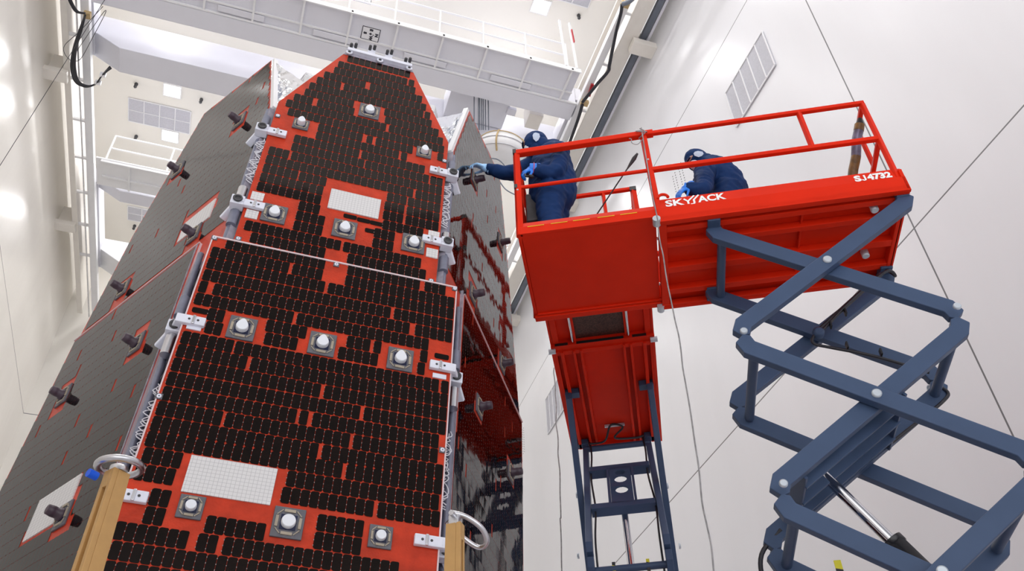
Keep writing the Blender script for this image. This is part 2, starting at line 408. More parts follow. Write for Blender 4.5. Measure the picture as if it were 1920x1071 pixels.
# ---- overhead travelling cranes
x0, x1 = -5.8, 6.62
def handrail(t, ya, z, xa, xb, n, lean=0., ends=True):
    for i in range(n+1):
        x = xa+(xb-xa)*i/n
        b = MB(); b.bar((x, ya, z), (x, ya-lean, z+1.05), .04, .04); b.build('handrail_post', m_white, t)
    for h in (.5, 1.05):
        b = MB(); b.bar((xa, ya-lean*h/1.05, z+h), (xb, ya-lean*h/1.05, z+h), .035, .035); b.build('handrail_bar', m_white, t)
t = thing('bridge_crane', (.4, 13.5, 21.6), 'big pale overhead crane with a compass sign under its walkway', 'crane', 'overhead travelling cranes')
def slab(name, a, c, m, parent, bev=.01): b = MB(); b.box(((a[0]+c[0])/2, (a[1]+c[1])/2, (a[2]+c[2])/2), (c[0]-a[0], c[1]-a[1], c[2]-a[2])); return b.build(name, m, parent, bevel=bev)
slab('walkway_deck', (x0, 12.24, 21.66), (x1-.25, 13.2, 21.72), m_grey, t)
b = MB()
for k in range(12):
    x = -5.5+k*1.165-.02
    if x < x1-.3: b.box((x, 12.7, 21.625), (.05, 1.0, .07))
b.box(((x0+x1)/2-.12, 12.215, 21.64), (x1-x0-.25, .03, .165)); b.box(((x0+x1)/2-.12, 12.93, 21.64), (x1-x0-.25, .04, .04))
b.build('walkway_rib', m_white, t)
for k in range(5):
    xa = -5.2+k*2.33
    slab('lower_tray', (xa, 12.97, 21.60), (min(xa+1.12, x1-.3), 13.14, 21.635), m_grey, t)
slab('flange_edge', (x0, 13.19, 21.585), (x1, 13.235, 21.66), m_white, t)
slab('near_girder', (x0, 13.25, 21.6), (x1, 13.78, 23.1), m_grey, t, .015)
handrail(t, 12.22, 21.72, -5.6, 6.0, 10)
def taper_girder(name, y0_, y1_, zb, zt, xa, xb, m, parent, tap=.75):
    b = MB(); poly = [(xa, zb+.45), (xa+tap, zb), (xb-tap, zb), (xb, zb+.45), (xb, zt), (xa, zt)]
    b.prism(poly, V((0, 0, 0)), X, Z, Y, y0_, y1_); return b.build(name, m, parent, bevel=.012)
taper_girder('far_girder', 14.92, 15.68, 21.6, 22.78, x0-.1, x1+.1, m_grey, t)
for xe in (x0-.16, x1+.10):
    slab('end_carriage', (xe-.12, 13.3, 21.94), (xe+.12, 15.6, 22.5), m_grey, t)
# trolley and ropes between the girders
tr = slab('hoist_trolley', (3.3, 13.8, 22.0), (5.0, 14.9, 22.9), m_grey, t)
slab('trolley_box', (5.55, 14.0, 21.8), (5.95, 14.5, 22.5), m_beam, tr); slab('hook_motor', (4.95, 14.1, 21.9), (5.2, 14.3, 22.05), m_grey, tr)
for px in (889, 897, 899.5, 903, 906, 910, 915.5):
    p = ony(px, 190, 14.0); q = ony(px-1.2, 243, 14.0)
    b = MB(); b.tube([(p.x, p.y, 22.0), (p.x, p.y, q.z)], .014, 8); b.build('hoist_rope', m_bar, t)
# access ladder at the right end
for xx in (5.95, 6.25):
    b = MB(); b.bar((xx, 12.2, 21.7), (xx-.05, 12.2, 23.9), .05, .05); b.build('ladder_rail', m_white, t)
b = MB(); b.bar((6.25, 12.16, 22.9), (6.22, 12.16, 23.5), .05, .03); b.build('red_marker', m_red2, t)
# signs
def sign(name, O, U, W, N, w, h, label, texts):
    sgn = thing(name, O, label, 'sign')
    p = MB(); p.box(O+N*.004, (w, h, .008), (U, W, N)); p.build('plate', m_sign, sgn)
    f = MB(); q = .018
    for s_ in (-1, 1):
        f.box(O+U*(s_*(w/2-q/2))+N*.0095, (q, h, .004), (U, W, N)); f.box(O+W*(s_*(h/2-q/2))+N*.0095, (w-2*q, q, .004), (U, W, N))
    f.build('border', m_ink, sgn)
    g = MB()
    for body, size, x, y, rot, sx in texts:
        c, s_ = math.cos(rot), math.sin(rot)
        text_faces(g, body, size, O+U*x+W*y, U*c+W*s_, -U*s_+W*c, N, 0, sx, bold=.008, depth=.0125)
    g.build('lettering', m_ink, sgn, recalc=False)
    return sgn
c4 = [onz(*q, 21.66) for q in ((682, 47), (715, 57), (708, 80), (674, 70))]
oc = (c4[0]+c4[1]+c4[2]+c4[3])/4; oc.z = 21.658
sign('compass_sign', oc, X.copy(), -Y, -Z, .46, .38, 'white compass sign with N E S W letters under the crane walkway',
     [('E', .1, 0, .12, -PI/2, 1.2), ('W', .1, .02, -.11, -PI/2, 1.2), ('S', .1, -.14, 0, -PI/2, 1.2), ('N', .1, .15, 0, -PI/2, 1.2), ('+', .12, 0, 0, 0, 1), ('.', .12, .07, .02, 0, 1)])
c4 = [ony(*q, 13.25) for q in ((640, -2), (694, 14))]
so = ony(668, -10, 13.25); so.y = 13.249
sign('load_sign', so, X.copy(), Z, -Y, .86, .66, 'white load sign reading LBS on the crane girder, cut by the top edge',
     [('LBS.', .17, .12, -.02, 0, 1.2), ('NO. 7-2029', .08, .05, -.14, 0, 1.2), ('CONTRACT NAS10-12271', .065, .0, -.23, 0, 1.0)])

t2 = thing('bridge_crane', (.4, 21, 21.6), 'far overhead crane with a white handrail walkway, low behind the left panels', 'crane', 'overhead travelling cranes')
slab('walkway_deck', (x0, 18.86, 21.64), (x1-.2, 19.9, 21.7), m_white, t2)
b = MB()
for k in range(7): b.box((-4.9+k*1.75, 19.38, 21.61), (.05, 1.0, .06))
b.box(((x0+x1)/2, 18.9, 21.62), (x1-x0-.3, .05, .14)); b.box(((x0+x1)/2, 19.5, 21.615), (x1-x0-.3, .05, .05)); b.build('walkway_rib', m_white, t2)
taper_girder('near_girder', 19.95, 20.4, 21.6, 22.5, x0-.1, x1+.1, m_grey, t2)
handrail(t2, 18.9, 21.7, x0+.25, 6.0, 7, lean=.0)
taper_girder('far_girder', 23.1, 24.0, 21.6, 22.5, x0-.1, x1+.1, m_white, t2)
for xe in (x0-.16, x1+.10): slab('end_carriage', (xe-.12, 20.1, 21.94), (xe+.12, 23.9, 22.5), m_grey, t2)

# drum-shaped white cover with hoops that hangs under the ropes
hc = ony(938, 296, 14.0)
t = thing('hook_block_cover', hc, 'round white hook block cover with tan straps hanging below the crane ropes', 'hook cover')
nrm_ = (CAM-hc).normalized(); axd = (Z*.86+nrm_*.25+X*.1).normalized()
e1 = axd.orthogonal().normalized(); e2 = axd.cross(e1)
b = MB(); b.lathe([(.18, .42), (.62, .36), (.74, .12), (.74, -.06), (.5, -.2), (.1, -.24)], hc, axd, 40); b.build('cover', m_white, t)
for h, r in ((.36, .64), (.10, .755), (-.1, .70)):
    b = MB(); b.tube([hc+axd*h+(e1*math.cos(a*PI/18)+e2*math.sin(a*PI/18))*r for a in range(36)], .012, 6, closed=True); b.build('hoop', m_steel if h < .2 else m_tan, t)
for a in (.2, 1.3, 2.4, 3.5, 4.6, 5.7):
    d = e1*math.cos(a)+e2*math.sin(a)
    b = MB(); b.tube(smooth_path([hc+axd*.38+d*.64, hc+axd*.12+d*.765, hc+axd*-.08+d*.75, hc+axd*-.2+d*.52]), .022, 6); b.build('strap', m_tan, t)
b = MB(); b.tube([hc+axd*.4, hc+axd*.8, (hc.x-.02, hc.y, ony(903, 243, 14.0).z+.05)], .02, 8); b.build('hook_shank', m_steel, t)
# loose grey cables looping under the cover
for k, pts in enumerate([[(903, 262), (918, 290), (925, 318), (945, 352), (965, 365)], [(905, 298), (935, 300), (958, 330), (975, 372)]]):
    b = MB(); b.tube(smooth_path([ony(px, py, 12.9) for px, py in pts]), .016, 6)
    tag(b.build('hanging_cable', m_bar), ['thin grey cable dropping past the round cover to the red guardrail', 'grey cable looping behind the outstretched blue sleeve'][k], 'cable', 'loose cables by the right panels')

# ---- cables at the runways
t = thing('cable_bundle', onz(150, 75, 21.5), 'drooping bundle of black festoon cables on the left crane runway', 'cables')
for k, dx in enumerate((-3, 0, 3, 5)):
    pts = [(160, 28), (151+dx*.5, 55), (140+dx*.7, 90), (136+dx, 125), (143+dx, 152), (160+dx, 163-abs(dx)*.4), (180, 157), (193, 140), (207+dx*.3, 126+dx*.4)]
    b = MB(); b.tube(smooth_path([onz(px, py, 21.35-.02*k) for px, py in pts]), .022, 8); b.build('cable', m_cable, t)
for dx in (0, 3.5):
    b = MB(); b.tube(smooth_path([onz(px, py, 21.35) for px, py in ((125+dx, -12), (133+dx, 8), (143+dx, 22), (160, 25))]), .026, 8); b.build('cable', m_cable, t)
b = MB(); p = onz(164, 28, 21.5); b.box(p, (.16, .16, .12)); b.build('cable_clamp', m_tan, t)
for px, py in ((184, 155), (193, 140)):
    p = onz(px, py, 21.33); b = MB(); b.box(p, (.14, .07, .12)); b.build('cable_tie', m_white, t)
t = thing('cable_run', onz(1140, 140, 21.4), 'single black cable sagging along the right crane runway', 'cables')
for pts in ([(1166, 8), (1164, 25), (1155, 60), (1143, 120), (1140, 134), (1122, 155), (1100, 182), (1092, 192)], [(1092, 196), (1085, 220), (1070, 262), (1055, 300)]):
    b = MB(); b.tube(smooth_path([onz(px, py, 21.4) for px, py in pts]), .045, 8); b.build('cable', m_cable, t)
b = MB(); b.tube(smooth_path([onz(px, py, 21.4) for px, py in [(1166, 8), (1180, 3), (1192, -8)]]), .06, 8); b.build('cable', m_bar, t)
for px, py in ((1172, 8), (1096, 193)): b = MB(); b.box(onz(px, py, 21.5), (.2, .14, .12)); b.build('cable_clamp', m_tan, t)
b = MB(); b.bar(onz(1111, 158, 21.55), onz(1104, 180, 21.55), .08, .06); b.build('red_tag', m_red2, t)
b = MB(); b.tube([onx(-6, 320, XL+.03), onz(200, -6, 21.4)], .008, 6)
tag(b.build('guy_wire', m_dark), 'long thin dark wire slanting across the left wall', 'wire')
b = MB(); b.tube(smooth_path([onz(px, py, 21.5) for px, py in ((193, 12), (150, 58), (122, 84), (121, 100), (132, 113), (140, 115), (153, 108), (175, 68), (197, 26), (195, 22), (175, 50), (141, 100))]), .008, 6)
tag(b.build('wire_loop', m_dark), 'thin dark wire looped beside the black cable bundle', 'wire')

# ================================================================== spacecraft
v_ = ray(970, -1180).normalized(); u_ = ray(8300, 2080).normalized(); u_ = (u_-v_*u_.dot(v_)).normalized()
nF = u_.cross(v_); bk = -nF                              # outward normal of the front face, direction into the craft
d0 = ray(632, 492); O = CAM + d0*(5.25/d0.y)
WU = .807; ANG = math.radians(57.5)
def Fp(px, py, lift=0.): # pixel to front panel coordinates
    P = onpl(px, py, O+nF*lift, nF); return ((P-O).dot(u_), (P-O).dot(v_))
ship = thing('spacecraft', (O.x, O.y+1.9, 3.2), 'tall spacecraft clad in orange-red panels of dark solar cells', 'spacecraft')
dL = (-u_*math.cos(ANG)+bk*math.sin(ANG)); dR = (u_*math.cos(ANG)+bk*math.sin(ANG))
PL = O-u_*(WU+.06)+bk*.05; PR = O+u_*(WU+.06)+bk*.05
nL = -(dL.cross(v_)); nR = dR.cross(v_)
PITU, PITV = .0588, .1213
CW, CH = .0562, .1165

def cell_poly(w, h, rl, rr):
    out = []
    for cx, cy, r, a0 in ((w/2, h/2, rr, 0), (-w/2, h/2, rl, 90), (-w/2, -h/2, rl, 180), (w/2, -h/2, rr, 270)):
        sx = 1 if cx > 0 else -1; sy = 1 if cy > 0 else -1
        for k in range(4):
            a = math.radians(a0+30*k); out.append((cx-sx*r+r*math.cos(a), cy-sy*r+r*math.sin(a)))
    return out
POLY = cell_poly(CW, CH, .017, .010)
POLY2 = cell_poly(PITU*.985, PITV*.988, .008, .006)
_b = m_cell.node_tree.nodes['Principled BSDF']; _b.inputs['Specular Tint'].default_value = (1, .90, .84, 1)
def inside(p, poly):
    x, y = p; r = False; n = len(poly)
    for i in range(n):
        (xa, ya), (xb, yb) = poly[i], poly[(i+1) % n]
        if (ya > y) != (yb > y) and x < (xb-xa)*(y-ya)/(yb-ya)+xa: r = not r
    return r
def lay_cells(panel, Fo, U, W, N, centers, tilt, tabs=True, wide=(), POLY=POLY, quarter=()):
    m = MB(); tb = MB()
    for (cu, cv) in quarter: m.add([Fo+U*(cu+x*.5)+W*(cv+y*.5)+N*.0035 for x, y in POLY], [tuple(range(len(POLY)))])
    for (cu, cv) in centers:
        a, c = random.gauss(0, tilt), random.gauss(0, tilt)
        m.add([Fo+U*(cu+x)+W*(cv+y)+N*(.0035+a*x+c*y*.6) for x, y in POLY], [tuple(range(len(POLY)))])
        if tabs:
            for yy in (-.036, 0, .036):
                q = [(cu-PITU/2-.0022, cv+yy-.004), (cu-PITU/2+.0022, cv+yy-.004), (cu-PITU/2+.0022, cv+yy+.004), (cu-PITU/2-.0022, cv+yy+.004)]
                tb.add([Fo+U*x+W*y+N*.0045 for x, y in q], [(0, 1, 2, 3)])
    for (cu, cv) in wide:
        m.add([Fo+U*(cu+y)+W*(cv+x)+N*.0035 for x, y in reversed(cell_poly(.05, .112, .016, .012))], [tuple(range(len(POLY)))])
    m.build('solar_cells', m_cell, panel, recalc=False)
    if tabs and tb.v: tb.build('cell_tabs', m_tab, panel, recalc=False)
def overlaps(cu, cv, R, mg=0.):
    return any(x0-mg < cu+CW/2 and cu-CW/2 < x1+mg and y0-mg < cv+CH/2 and cv-CH/2 < y1+mg for x0, y0, x1, y1 in R)
def panel_board(poly, Fo, U, W, N, thick=.035):
    p = MB(); p.prism(poly, Fo, U, W, N, -thick, 0, 0, 1)
    return p.build('solar_panel', [m_sub, m_edge], ship)
def mount(panel, Fo, U, W, N, cu, cv, w, h, capm, big=True, capl=.034, r0=.045, r1=.02):
    p = MB(); p.box(Fo+U*cu+W*cv+N*.008, (w, h, .016), (U, W, N)); pl = p.build('mounting_plate', m_plate, panel, bevel=.004)
    oc = Fo+U*cu+W*cv+N*.016
    g = MB(); wi, hi = w*.26, h*.25
    g.box(oc+N*.001, (wi*2, hi*2, .004), (U, W, N)); g.build('recess', m_navy, panel)
    r = MB()
    for sx in (-1, 1): r.box(oc+U*(sx*w*.37)+N*.004, (w*.09, h*.36, .008), (U, W, N))
    for sy in (-1, 1): r.box(oc+W*(sy*h*.37)+N*.004, (w*.36, h*.09, .008), (U, W, N))
    if True:
        for sx in (-1, 1):
            for sy in (-1, 1):
                r.bar(oc+U*(sx*w*.39)+W*(sy*h*.22)+N*.003, oc+U*(sx*w*.22)+W*(sy*h*.39)+N*.003, .006, .006, N)
    r.build('gasket', m_rim, panel)
    c = MB()
    if capm is m_capd:
        c.lathe([(r0, 0), (r0, capl*.2), (r0*.80, capl*.25), (r0*.84, capl*.6), (r1, capl*.97), (r1*.7, capl)], oc+N*.003, N, 22)
    else:
        # low cap whose outline comes to a rounded point at the top
        n = 28; pk = .48 if capl > .031 else .0; out = []
        for k in range(n):
            a_ = 2*PI*k/n; e_ = max(0, math.sin(a_))**3
            out.append((r0*math.cos(a_)*(1-.10*pk*max(0, math.sin(a_))), r0*math.sin(a_)*(1+pk*e_)))
        vs = []
        for sc, h in ((1, 0), (1.0, capl*.55), (.95, capl*.85), (.88, capl)):
            vs += [oc+U*(x*sc)+W*(y*sc)+N*(h+.003) for x, y in out]
        fs = [(j*n+i, j*n+(i+1) % n, (j+1)*n+(i+1) % n, (j+1)*n+i) for j in range(3) for i in range(n)]
        c.add(vs, fs, 0, False); c.add(vs[-n:], [tuple(range(n))])
        for sx in (-1, 1): c.lathe([(.005, 0), (.005, .002)], oc+U*(sx*r0*.55)-W*(r0*.45)+N*(capl*.93+.003), N, 8, 1)
    c.build('standoff_cap', [capm, m_navy], panel)
    return pl
def fastener(panel, Fo, U, W, N, cu, cv):
    f = MB(); f.box(Fo+U*cu+W*cv+N*.004, (.045, .045, .006), (U, W, N), 0); f.lathe([(.016, .006), (.016, .012), (.006, .013), (.006, .006)], Fo+U*cu+W*cv, N, 14, 1)
    f.build('fastener', [m_plate, m_clamp], panel)

def rows_cells(rowv, lims, slits, rects, mg=.002):
    out = []
    for v in rowv:
        a, c = lims(v)
        if c-a < .05: continue
        sl = sorted(su for su, sv in slits if abs(sv-v) < .062 and a < su < c)
        ed = [a]+sl+[c]
        nseg = len(ed)-1
        for i in range(nseg):
            s0, s1 = ed[i], ed[i+1]
            s0 += .012 if i > 0 else 0; s1 -= .012 if i < nseg-1 else 0
            n = int((s1-s0)/PITU+.05) if nseg == 1 else round((s1-s0)/PITU)
            if n < 1: continue
            span = (n-1)*PITU
            if nseg == 1: st = (s0+s1)/2-span/2
            elif i == 0: st = s0+CW/2
            elif i == nseg-1: st = s1-CW/2-span
            else: st = (s0+s1)/2-span/2
            for k in range(n):
                cu = st+k*PITU
                if not overlaps(cu, v, rects, mg): out.append((cu, v))
    return out
TL = tile_mat('white_radiator_tile', (.74, .73, .73), (.50, .49, .50), .026, .026, (u_, v_))
def patch(panel, Fo, U, W, N, x0, y0, x1, y1, m):
    p = MB(); p.box(Fo+U*((x0+x1)/2)+W*((y0+y1)/2)+N*.005, (x1-x0, y1-y0, .01), (U, W, N)); p.build('radiator_patch', m, panel)

# ---- front, upper panel
up = [(-WU, -.012), (WU, -.012), (WU, 1.90), (.352, 2.985), (-.323, 2.985), (-WU, 1.875)]
pu = panel_board(up, O, u_, v_, nF)
rows = [2.863]+[2.725-.1197*k for k in range(7)]+[1.888-.1213*k for k in range(16)]
def lim_u(v):
    a, c = -.76, .785 if v < 1.6 else .77
    t = v+CH/2
    if t > 1.84: a = max(a, -.807+(t-1.875)*.436+.036); c = min(c, .807-(t-1.90)*.4194-.036)
    if v > 2.8: a, c = -.335+.03, .352
    return a, c
big_u = [(-.567, .38), (.006, .384), (.585, .395)]; sm_u = [(-.559, 1.614), (.583, 1.643)]; top_u = [(.017, 2.063)]
rects = [(x-.118, y-.105, x+.118, y+.105) for x, y in big_u+top_u]+[(-.663, 1.47, -.455, 1.70), (.48, 1.48, .692, 1.70)]
rects[0] = (-.80, .27, -.45, .50); rects[2] = (.47, .27, .82, .49)
rects += [(-.18, .57, .27, .86), (.05, .50, .27, .60), (.10, .29, .24, .47), (-.80, .44, -.67, .60), (.69, .25, .82, .61), (-.82, 1.40, -.68, 1.46), (-.82, 1.34, -.60, 1.46), (.66, 1.40, .82, 1.48), (-.05, -.02, .035, .06), (-.80, .02, -.735, .12), (-.80, 1.58, -.76, 1.72), (.72, -.02, .82, .04)]
sl_px = [(643, 163), (689.5, 161), (593.6, 192), (624.5, 230), (731, 241.5), (684, 259.4), (702, 264), (680.5, 288.5), (748, 292), (545, 291), (769, 152), (798, 214.6), (559, 328), (682.6, 306), (775.6, 363), (764, 380), (762, 398), (760, 412), (806, 337.6), (641, 455.7)]
cs = rows_cells(rows, lim_u, [Fp(*q) for q in sl_px], rects)
lay_cells(pu, O, u_, v_, nF, cs, .0022, True, [Fp(*q) for q in ((656.5, 407), (681.5, 414), (705.8, 419.7), (696.5, 434))])
for x, y in big_u+top_u: mount(pu, O, u_, v_, nF, x, y, .195, .205, m_capw)
for x, y in sm_u: mount(pu, O, u_, v_, nF, x, y, .142, .145, m_capw, False, .05, .036)
patch(pu, O, u_, v_, nF, -.168, .60, .263, .848, TL)
for r in ((-.783, .495, -.682, .59), (.702, .505, .799, .606), (.701, .283, .80, .387), (-.782, .273, -.685, .367)): patch(pu, O, u_, v_, nF, *r, TL)
for x, y in ((-.775, 1.66), (.785, 1.60), (.765, .015), (-.775, .02)): fastener(pu, O, u_, v_, nF, x, y)
eb = MB(); eb.prism([(-.348, 2.921), (.375, 2.921), (.352, 2.985), (-.323, 2.985)], O, u_, v_, nF, 0, .004); eb.build('edge_band', m_side, pu)

# ---- front, lower panel
WLo = .958
lo = [(-WLo, -3.3), (.975, -3.3), (.982, -.002), (-WLo, -.016)]
O2 = O+nF*.004
pl = panel_board(lo, O2, u_, v_, nF)
rows = [-.058, -.178, -.297, -.420, -.541, -.663, -.783, -.904, -1.033, -1.152, -1.272, -1.394, -1.515, -1.635, -1.755, -1.871, -1.991, -2.112]+[-2.262-.1215*k for k in range(8)]
def lim_l(v):
    a, c = -.935, .968
    if v > -.1: a, c = -.85, .89
    if -1.70 < v < -1.46: c = .925
    return a, c
big_l = [(-.562, -.862), (.011, -.862), (.589, -.863), (.022, -2.302)]; sm_l = [(-.56, -2.295), (.597, -2.301)]
rects = [(x-.118, y-.105, x+.118, y+.105) for x, y in big_l]+[(x-.095, y-.12, x+.095, y+.09) for x, y in sm_l]
rects += [(-.66, -2.205, -.095, -1.935), (-.98, -.96, -.822, -.73), (.83, -.97, 1.0, -.72), (-.05, -.12, .035, .02), (-.98, -2.44, -.83, -2.19), (.73, -2.36, 1.0, -2.19), (.79, -2.48, 1.0, -2.3)]
sl_px = [(544, 505), (395, 541), (551, 597), (437, 648), (466, 675), (609.8, 541), (792, 535), (735, 588), (772, 618.5), (700, 651), (826, 727), (603, 736), (677, 776), (558, 782), (580, 787), (658, 828), (600, 850), (644, 885), (464, 682), (368, 749), (419, 786), (707, 953), (363, 1010), (415, 1021)]
cs = rows_cells(rows, lim_l, [Fp(*q, .004) for q in sl_px], rects)
lay_cells(pl, O2, u_, v_, nF, cs, .0022, True, [(-.872, -.772), (.90, -.752)])
for x, y in big_l: mount(pl, O2, u_, v_, nF, x, y, .192, .205, m_capw, True, .034 if y > -1.5 else .03)
for x, y in sm_l: mount(pl, O2, u_, v_, nF, x, y, .15, .155, m_capw, False, .03, .034)
patch(pl, O2, u_, v_, nF, -.642, -2.2, -.107, -1.94, TL)
for r in ((-.925, -.955, -.826, -.915), (.842, -.965, .945, -.925)): patch(pl, O2, u_, v_, nF, *r, m_clamp)
for x, y in ((-.945, -.03), (.965, -.02), (-.002, -.035), (-.945, -1.55), (.955, -1.58)): fastener(pl, O2, u_, v_, nF, x, y)
eb = MB()
eb.bar(O2+u_*-WLo+v_*-.016+nF*.004, O2+u_*.982+v_*-.002+nF*.004, .014, .012, nF)
for sx, a in ((-WLo, -.016), (.980, -.002)): eb.bar(O2+u_*sx+v_*a+nF*.002, O2+u_*(sx if sx < 0 else .975)+v_*-3.3+nF*.002, .010, .01, nF)
eb.build('edge_trim', m_edge, pl)

# ---- side panels
def side(Fo, U, N, s, upper, lower, rets_u, rets_l, pats_u, pats_l, seed):
    random.seed(seed)
    p1 = panel_board(upper, Fo, U, v_, N); 
    Fo2 = Fo+N*.02
    p2 = panel_board(lower, Fo2, U, v_, N, .05)
    for p, F_, poly, rets, pats, t0, t1 in ((p1, Fo, upper, rets_u, pats_u, .28, 3.4), (p2, Fo2, lower, rets_l, pats_l, -3.3, .25 if s < 0 else .39)):
        rc = [(x-.088, y-.10, x+.088, y+.10) for x, y in rets]+pats
        cs = []; cs4 = []; nv = int((t1-t0)/PITV)
        for j in range(nv):
            v = t1-.07-j*PITV
            sh = random.choice((0, 0, .03)); slit = [random.uniform(.3, 2.3) for _ in range(1)] if random.random() < .75 else []
            k = 0; cu = .045+sh
            while cu < 2.6:
                if any(abs(cu-q) < PITU*.5 for q in slit): cu += .028
                q = [(cu+sx*(CW/2+.005), v+sy*(CH/2+.004)) for sx in (-1, 1) for sy in (-1, 1)]
                if not overlaps(cu, v, rc):
                    if all(inside(z, poly) for z in q): cs.append((cu, v))
                    else:
                        for qx in (-1, 1):
                            for qy in (-1, 1):
                                w4, h4 = CW/4, CH/4
                                c4 = (cu+qx*w4, v+qy*h4)
                                if all(inside((c4[0]+sx*(w4+.003), c4[1]+sy*(h4+.003)), poly) for sx in (-1, 1) for sy in (-1, 1)): cs4.append(c4)
                cu += PITU
        lay_cells(p, F_, U, v_, N, cs, .0014 if s < 0 else .0045, s > 0, (), POLY2, cs4)
        for x, y in rets: mount(p, F_, U, v_, N, x, y, .165, .19, m_capd, True, .105, .046, .034)
        for x0_, y0_, x1_, y1_ in pats: patch(p, F_, U, v_, N, x0_, y0_, x1_, y1_, TL)
        n = len(poly); e = MB()
        # framed inner edge that shows in the gap beside the front panels
        e.box(F_+U*(poly[0][0]-.006)+v_*((poly[0][1]+poly[-1][1])/2)-N*.03, (.012, abs(poly[-1][1]-poly[0][1]), .075), (U, v_, N)); e.build('edge_frame', m_side, p)
    # bright seam strip on top of the lower panel
    e = MB(); a, c = lower[-1], lower[-2]
    e.bar(Fo2+U*a[0]+v_*a[1]+N*.004, Fo2+U*c[0]+v_*c[1]+N*.004, .010, .012, N); e.build('edge_trim', m_edge, p2)
# outlines: first vertex bottom inner, last vertex top inner
side(PL, dL, nL, -1, [(0, -.02), (2.36, -.02), (2.31, .30), (2.09, 1.567), (1.56, 3.175), (.33, 2.985), (0.0, 1.81)], [(.44, -3.3), (2.62, -3.3), (2.47, -1.28), (2.317, .262), (.40, .262)],
     [(.548, 2.104), (1.601, 2.199), (.619, .53), (1.713, .559)], [(.87, -.572), (1.961, -.543), (.978, -2.024)], [(.44, .62, .905, .865)], [(.94, -2.04, 1.50, -1.71)], 3)
side(PR, dR, nR, 1, [(0, -.02), (2.6, -.02), (2.50, .40), (2.26, 1.196), (1.944, 2.342), (1.576, 3.372), (.38, 3.063), (0.0, 1.83)], [(.46, -3.3), (2.66, -3.3), (2.536, -1.233), (2.502, .40), (.50, .40)],
     [(.645, 2.185), (1.633, 2.254), (.769, .653), (1.774, .618)], [(1.028, -.457), (2.047, -.488)], [], [], 5)
random.seed(11)
# ---- foil wrapped core and the crinkled corners behind the bevelled panel tops
b = MB(); core = [(-.80, .09), (.80, .09), (2.0, 2.3), (1.75, 3.6), (-1.75, 3.6), (-2.0, 2.3)]
b.prism(core, O+v_*-3.25, u_, bk, v_, 0, 5.0); b.build('blanket_core', m_gap, ship)
b = MB(); b.prism([(x*.84, .12+y*.98) for x, y in core], O+v_*1.75, u_, bk, v_, 0, 1.0); b.build('thermal_blanket', m_foil, ship)
def foil_sheet(c, n=14, amp=.035, N=None):
    b = MB(); vs = []
    for j in range(n+1):
        for i in range(n+1):
            s_, t_ = i/n, j/n
            p = (c[0]*(1-s_)+c[1]*s_)*(1-t_)+(c[3]*(1-s_)+c[2]*s_)*t_
            q = noise.noise(p*7)+.5*noise.noise(p*15)
            e = min(s_, 1-s_, t_, 1-t_)*4
            vs.append(p+N*amp*q*min(1, e+.3)-N*.05*min(1, e))
    b.add(vs, [(j*(n+1)+i, j*(n+1)+i+1, (j+1)*(n+1)+i+1, (j+1)*(n+1)+i) for j in range(n) for i in range(n)], 0, False)
    b.build('thermal_blanket', m_foil, ship)
def pt(P, U, s, t, off=0): return P+U*s+v_*t
ax, ay = Fp(575, 153); foil_sheet([pt(PL, dL, 0, 1.78), O+u_*-WU+v_*1.86+bk*.05, O+u_*(ax+.05)+v_*(ay)+bk*.05, pt(PL, dL, .33, 2.985)], N=nF)
ax, ay = Fp(822, 219); foil_sheet([O+u_*WU+v_*1.88+bk*.05, pt(PR, dR, 0, 1.80), pt(PR, dR, .38, 3.05), O+u_*(ax-.05)+v_*(ay)+bk*.05], N=nF)
for P, U, N, a in ((PL, dL, nL, (.33, 2.985)), (PR, dR, nR, (.38, 3.063))):
    e = MB(); e.bar(P+v_*1.82-N*.03, P+U*a[0]+v_*a[1]-N*.03, .07, .05, N); e.build('edge_frame', m_white, ship)
# ---- hinge tubes, clamps and harness in the gaps between panels
def gapline(sd, t, s=0.): # centre line of the gap
    P, U = (PL, dL) if sd < 0 else (PR, dR)
    if t > 0.02: return P+v_*t+U*.0+nF*-.0
    return O+u_*(-1.015 if sd < 0 else 1.035)+bk*.16+v_*t
def tube_part(name, sd, ta, tb, r, m, dx=0, db=0):
    A = gapline(sd, ta)+u_*dx*sd+bk*db; B = gapline(sd, tb)+u_*dx*sd+bk*db
    b = MB(); b.tube([A, B], r, 16); b.build(name, m, ship)
def clamp(sd, px, py):
    cu, cv = Fp(px, py)
    edge = (WU if cv > 0 else .965)
    g = gapline(sd, cv)
    U = u_*-sd # pointing inward over the front panel
    t = MB()
    # arm plate lying on the front panel
    L = .20; o_ = O+u_*(sd*(edge-L/2+.045))+v_*cv+nF*.024
    t.box(o_, (L, .075, .036), (u_, v_, nF)); t.box(O+u_*(sd*(edge-.075))+v_*cv+nF*.045, (.022, .078, .012), (u_, v_, nF), 1)
    # hinge knuckle round the tube
    hub = g+nF*.06
    t.box(hub+u_*(sd*.0), (.105, .10, .085), (u_, v_, nF))
    t.bar(hub, O+u_*(sd*(edge+.0))+v_*cv+nF*.03, .07, .05, v_)
    U2 = dL if sd < 0 else dR; N2 = nL if sd < 0 else nR
    t.bar(hub+N2*.0, g+U2*.11+N2*.035-v_*.085, .035, .06, N2)
    c = t.build('hinge_clamp', [m_clamp, m_steel], ship, bevel=.007)
    for dx in (.045, .105): k = MB(); k.tube([O+u_*(sd*(edge-dx))+v_*cv+nF*.040, O+u_*(sd*(edge-dx))+v_*cv+nF*.0445], .009, 10); k.build('bolt', m_dark, c)
    k = MB(); k.lathe([(.038, 0), (.038, .012), (.024, .013), (.022, .004)], hub+nF*.048, nF, 18); k.build('pivot_bolt', m_dark, c)
    return g, cv
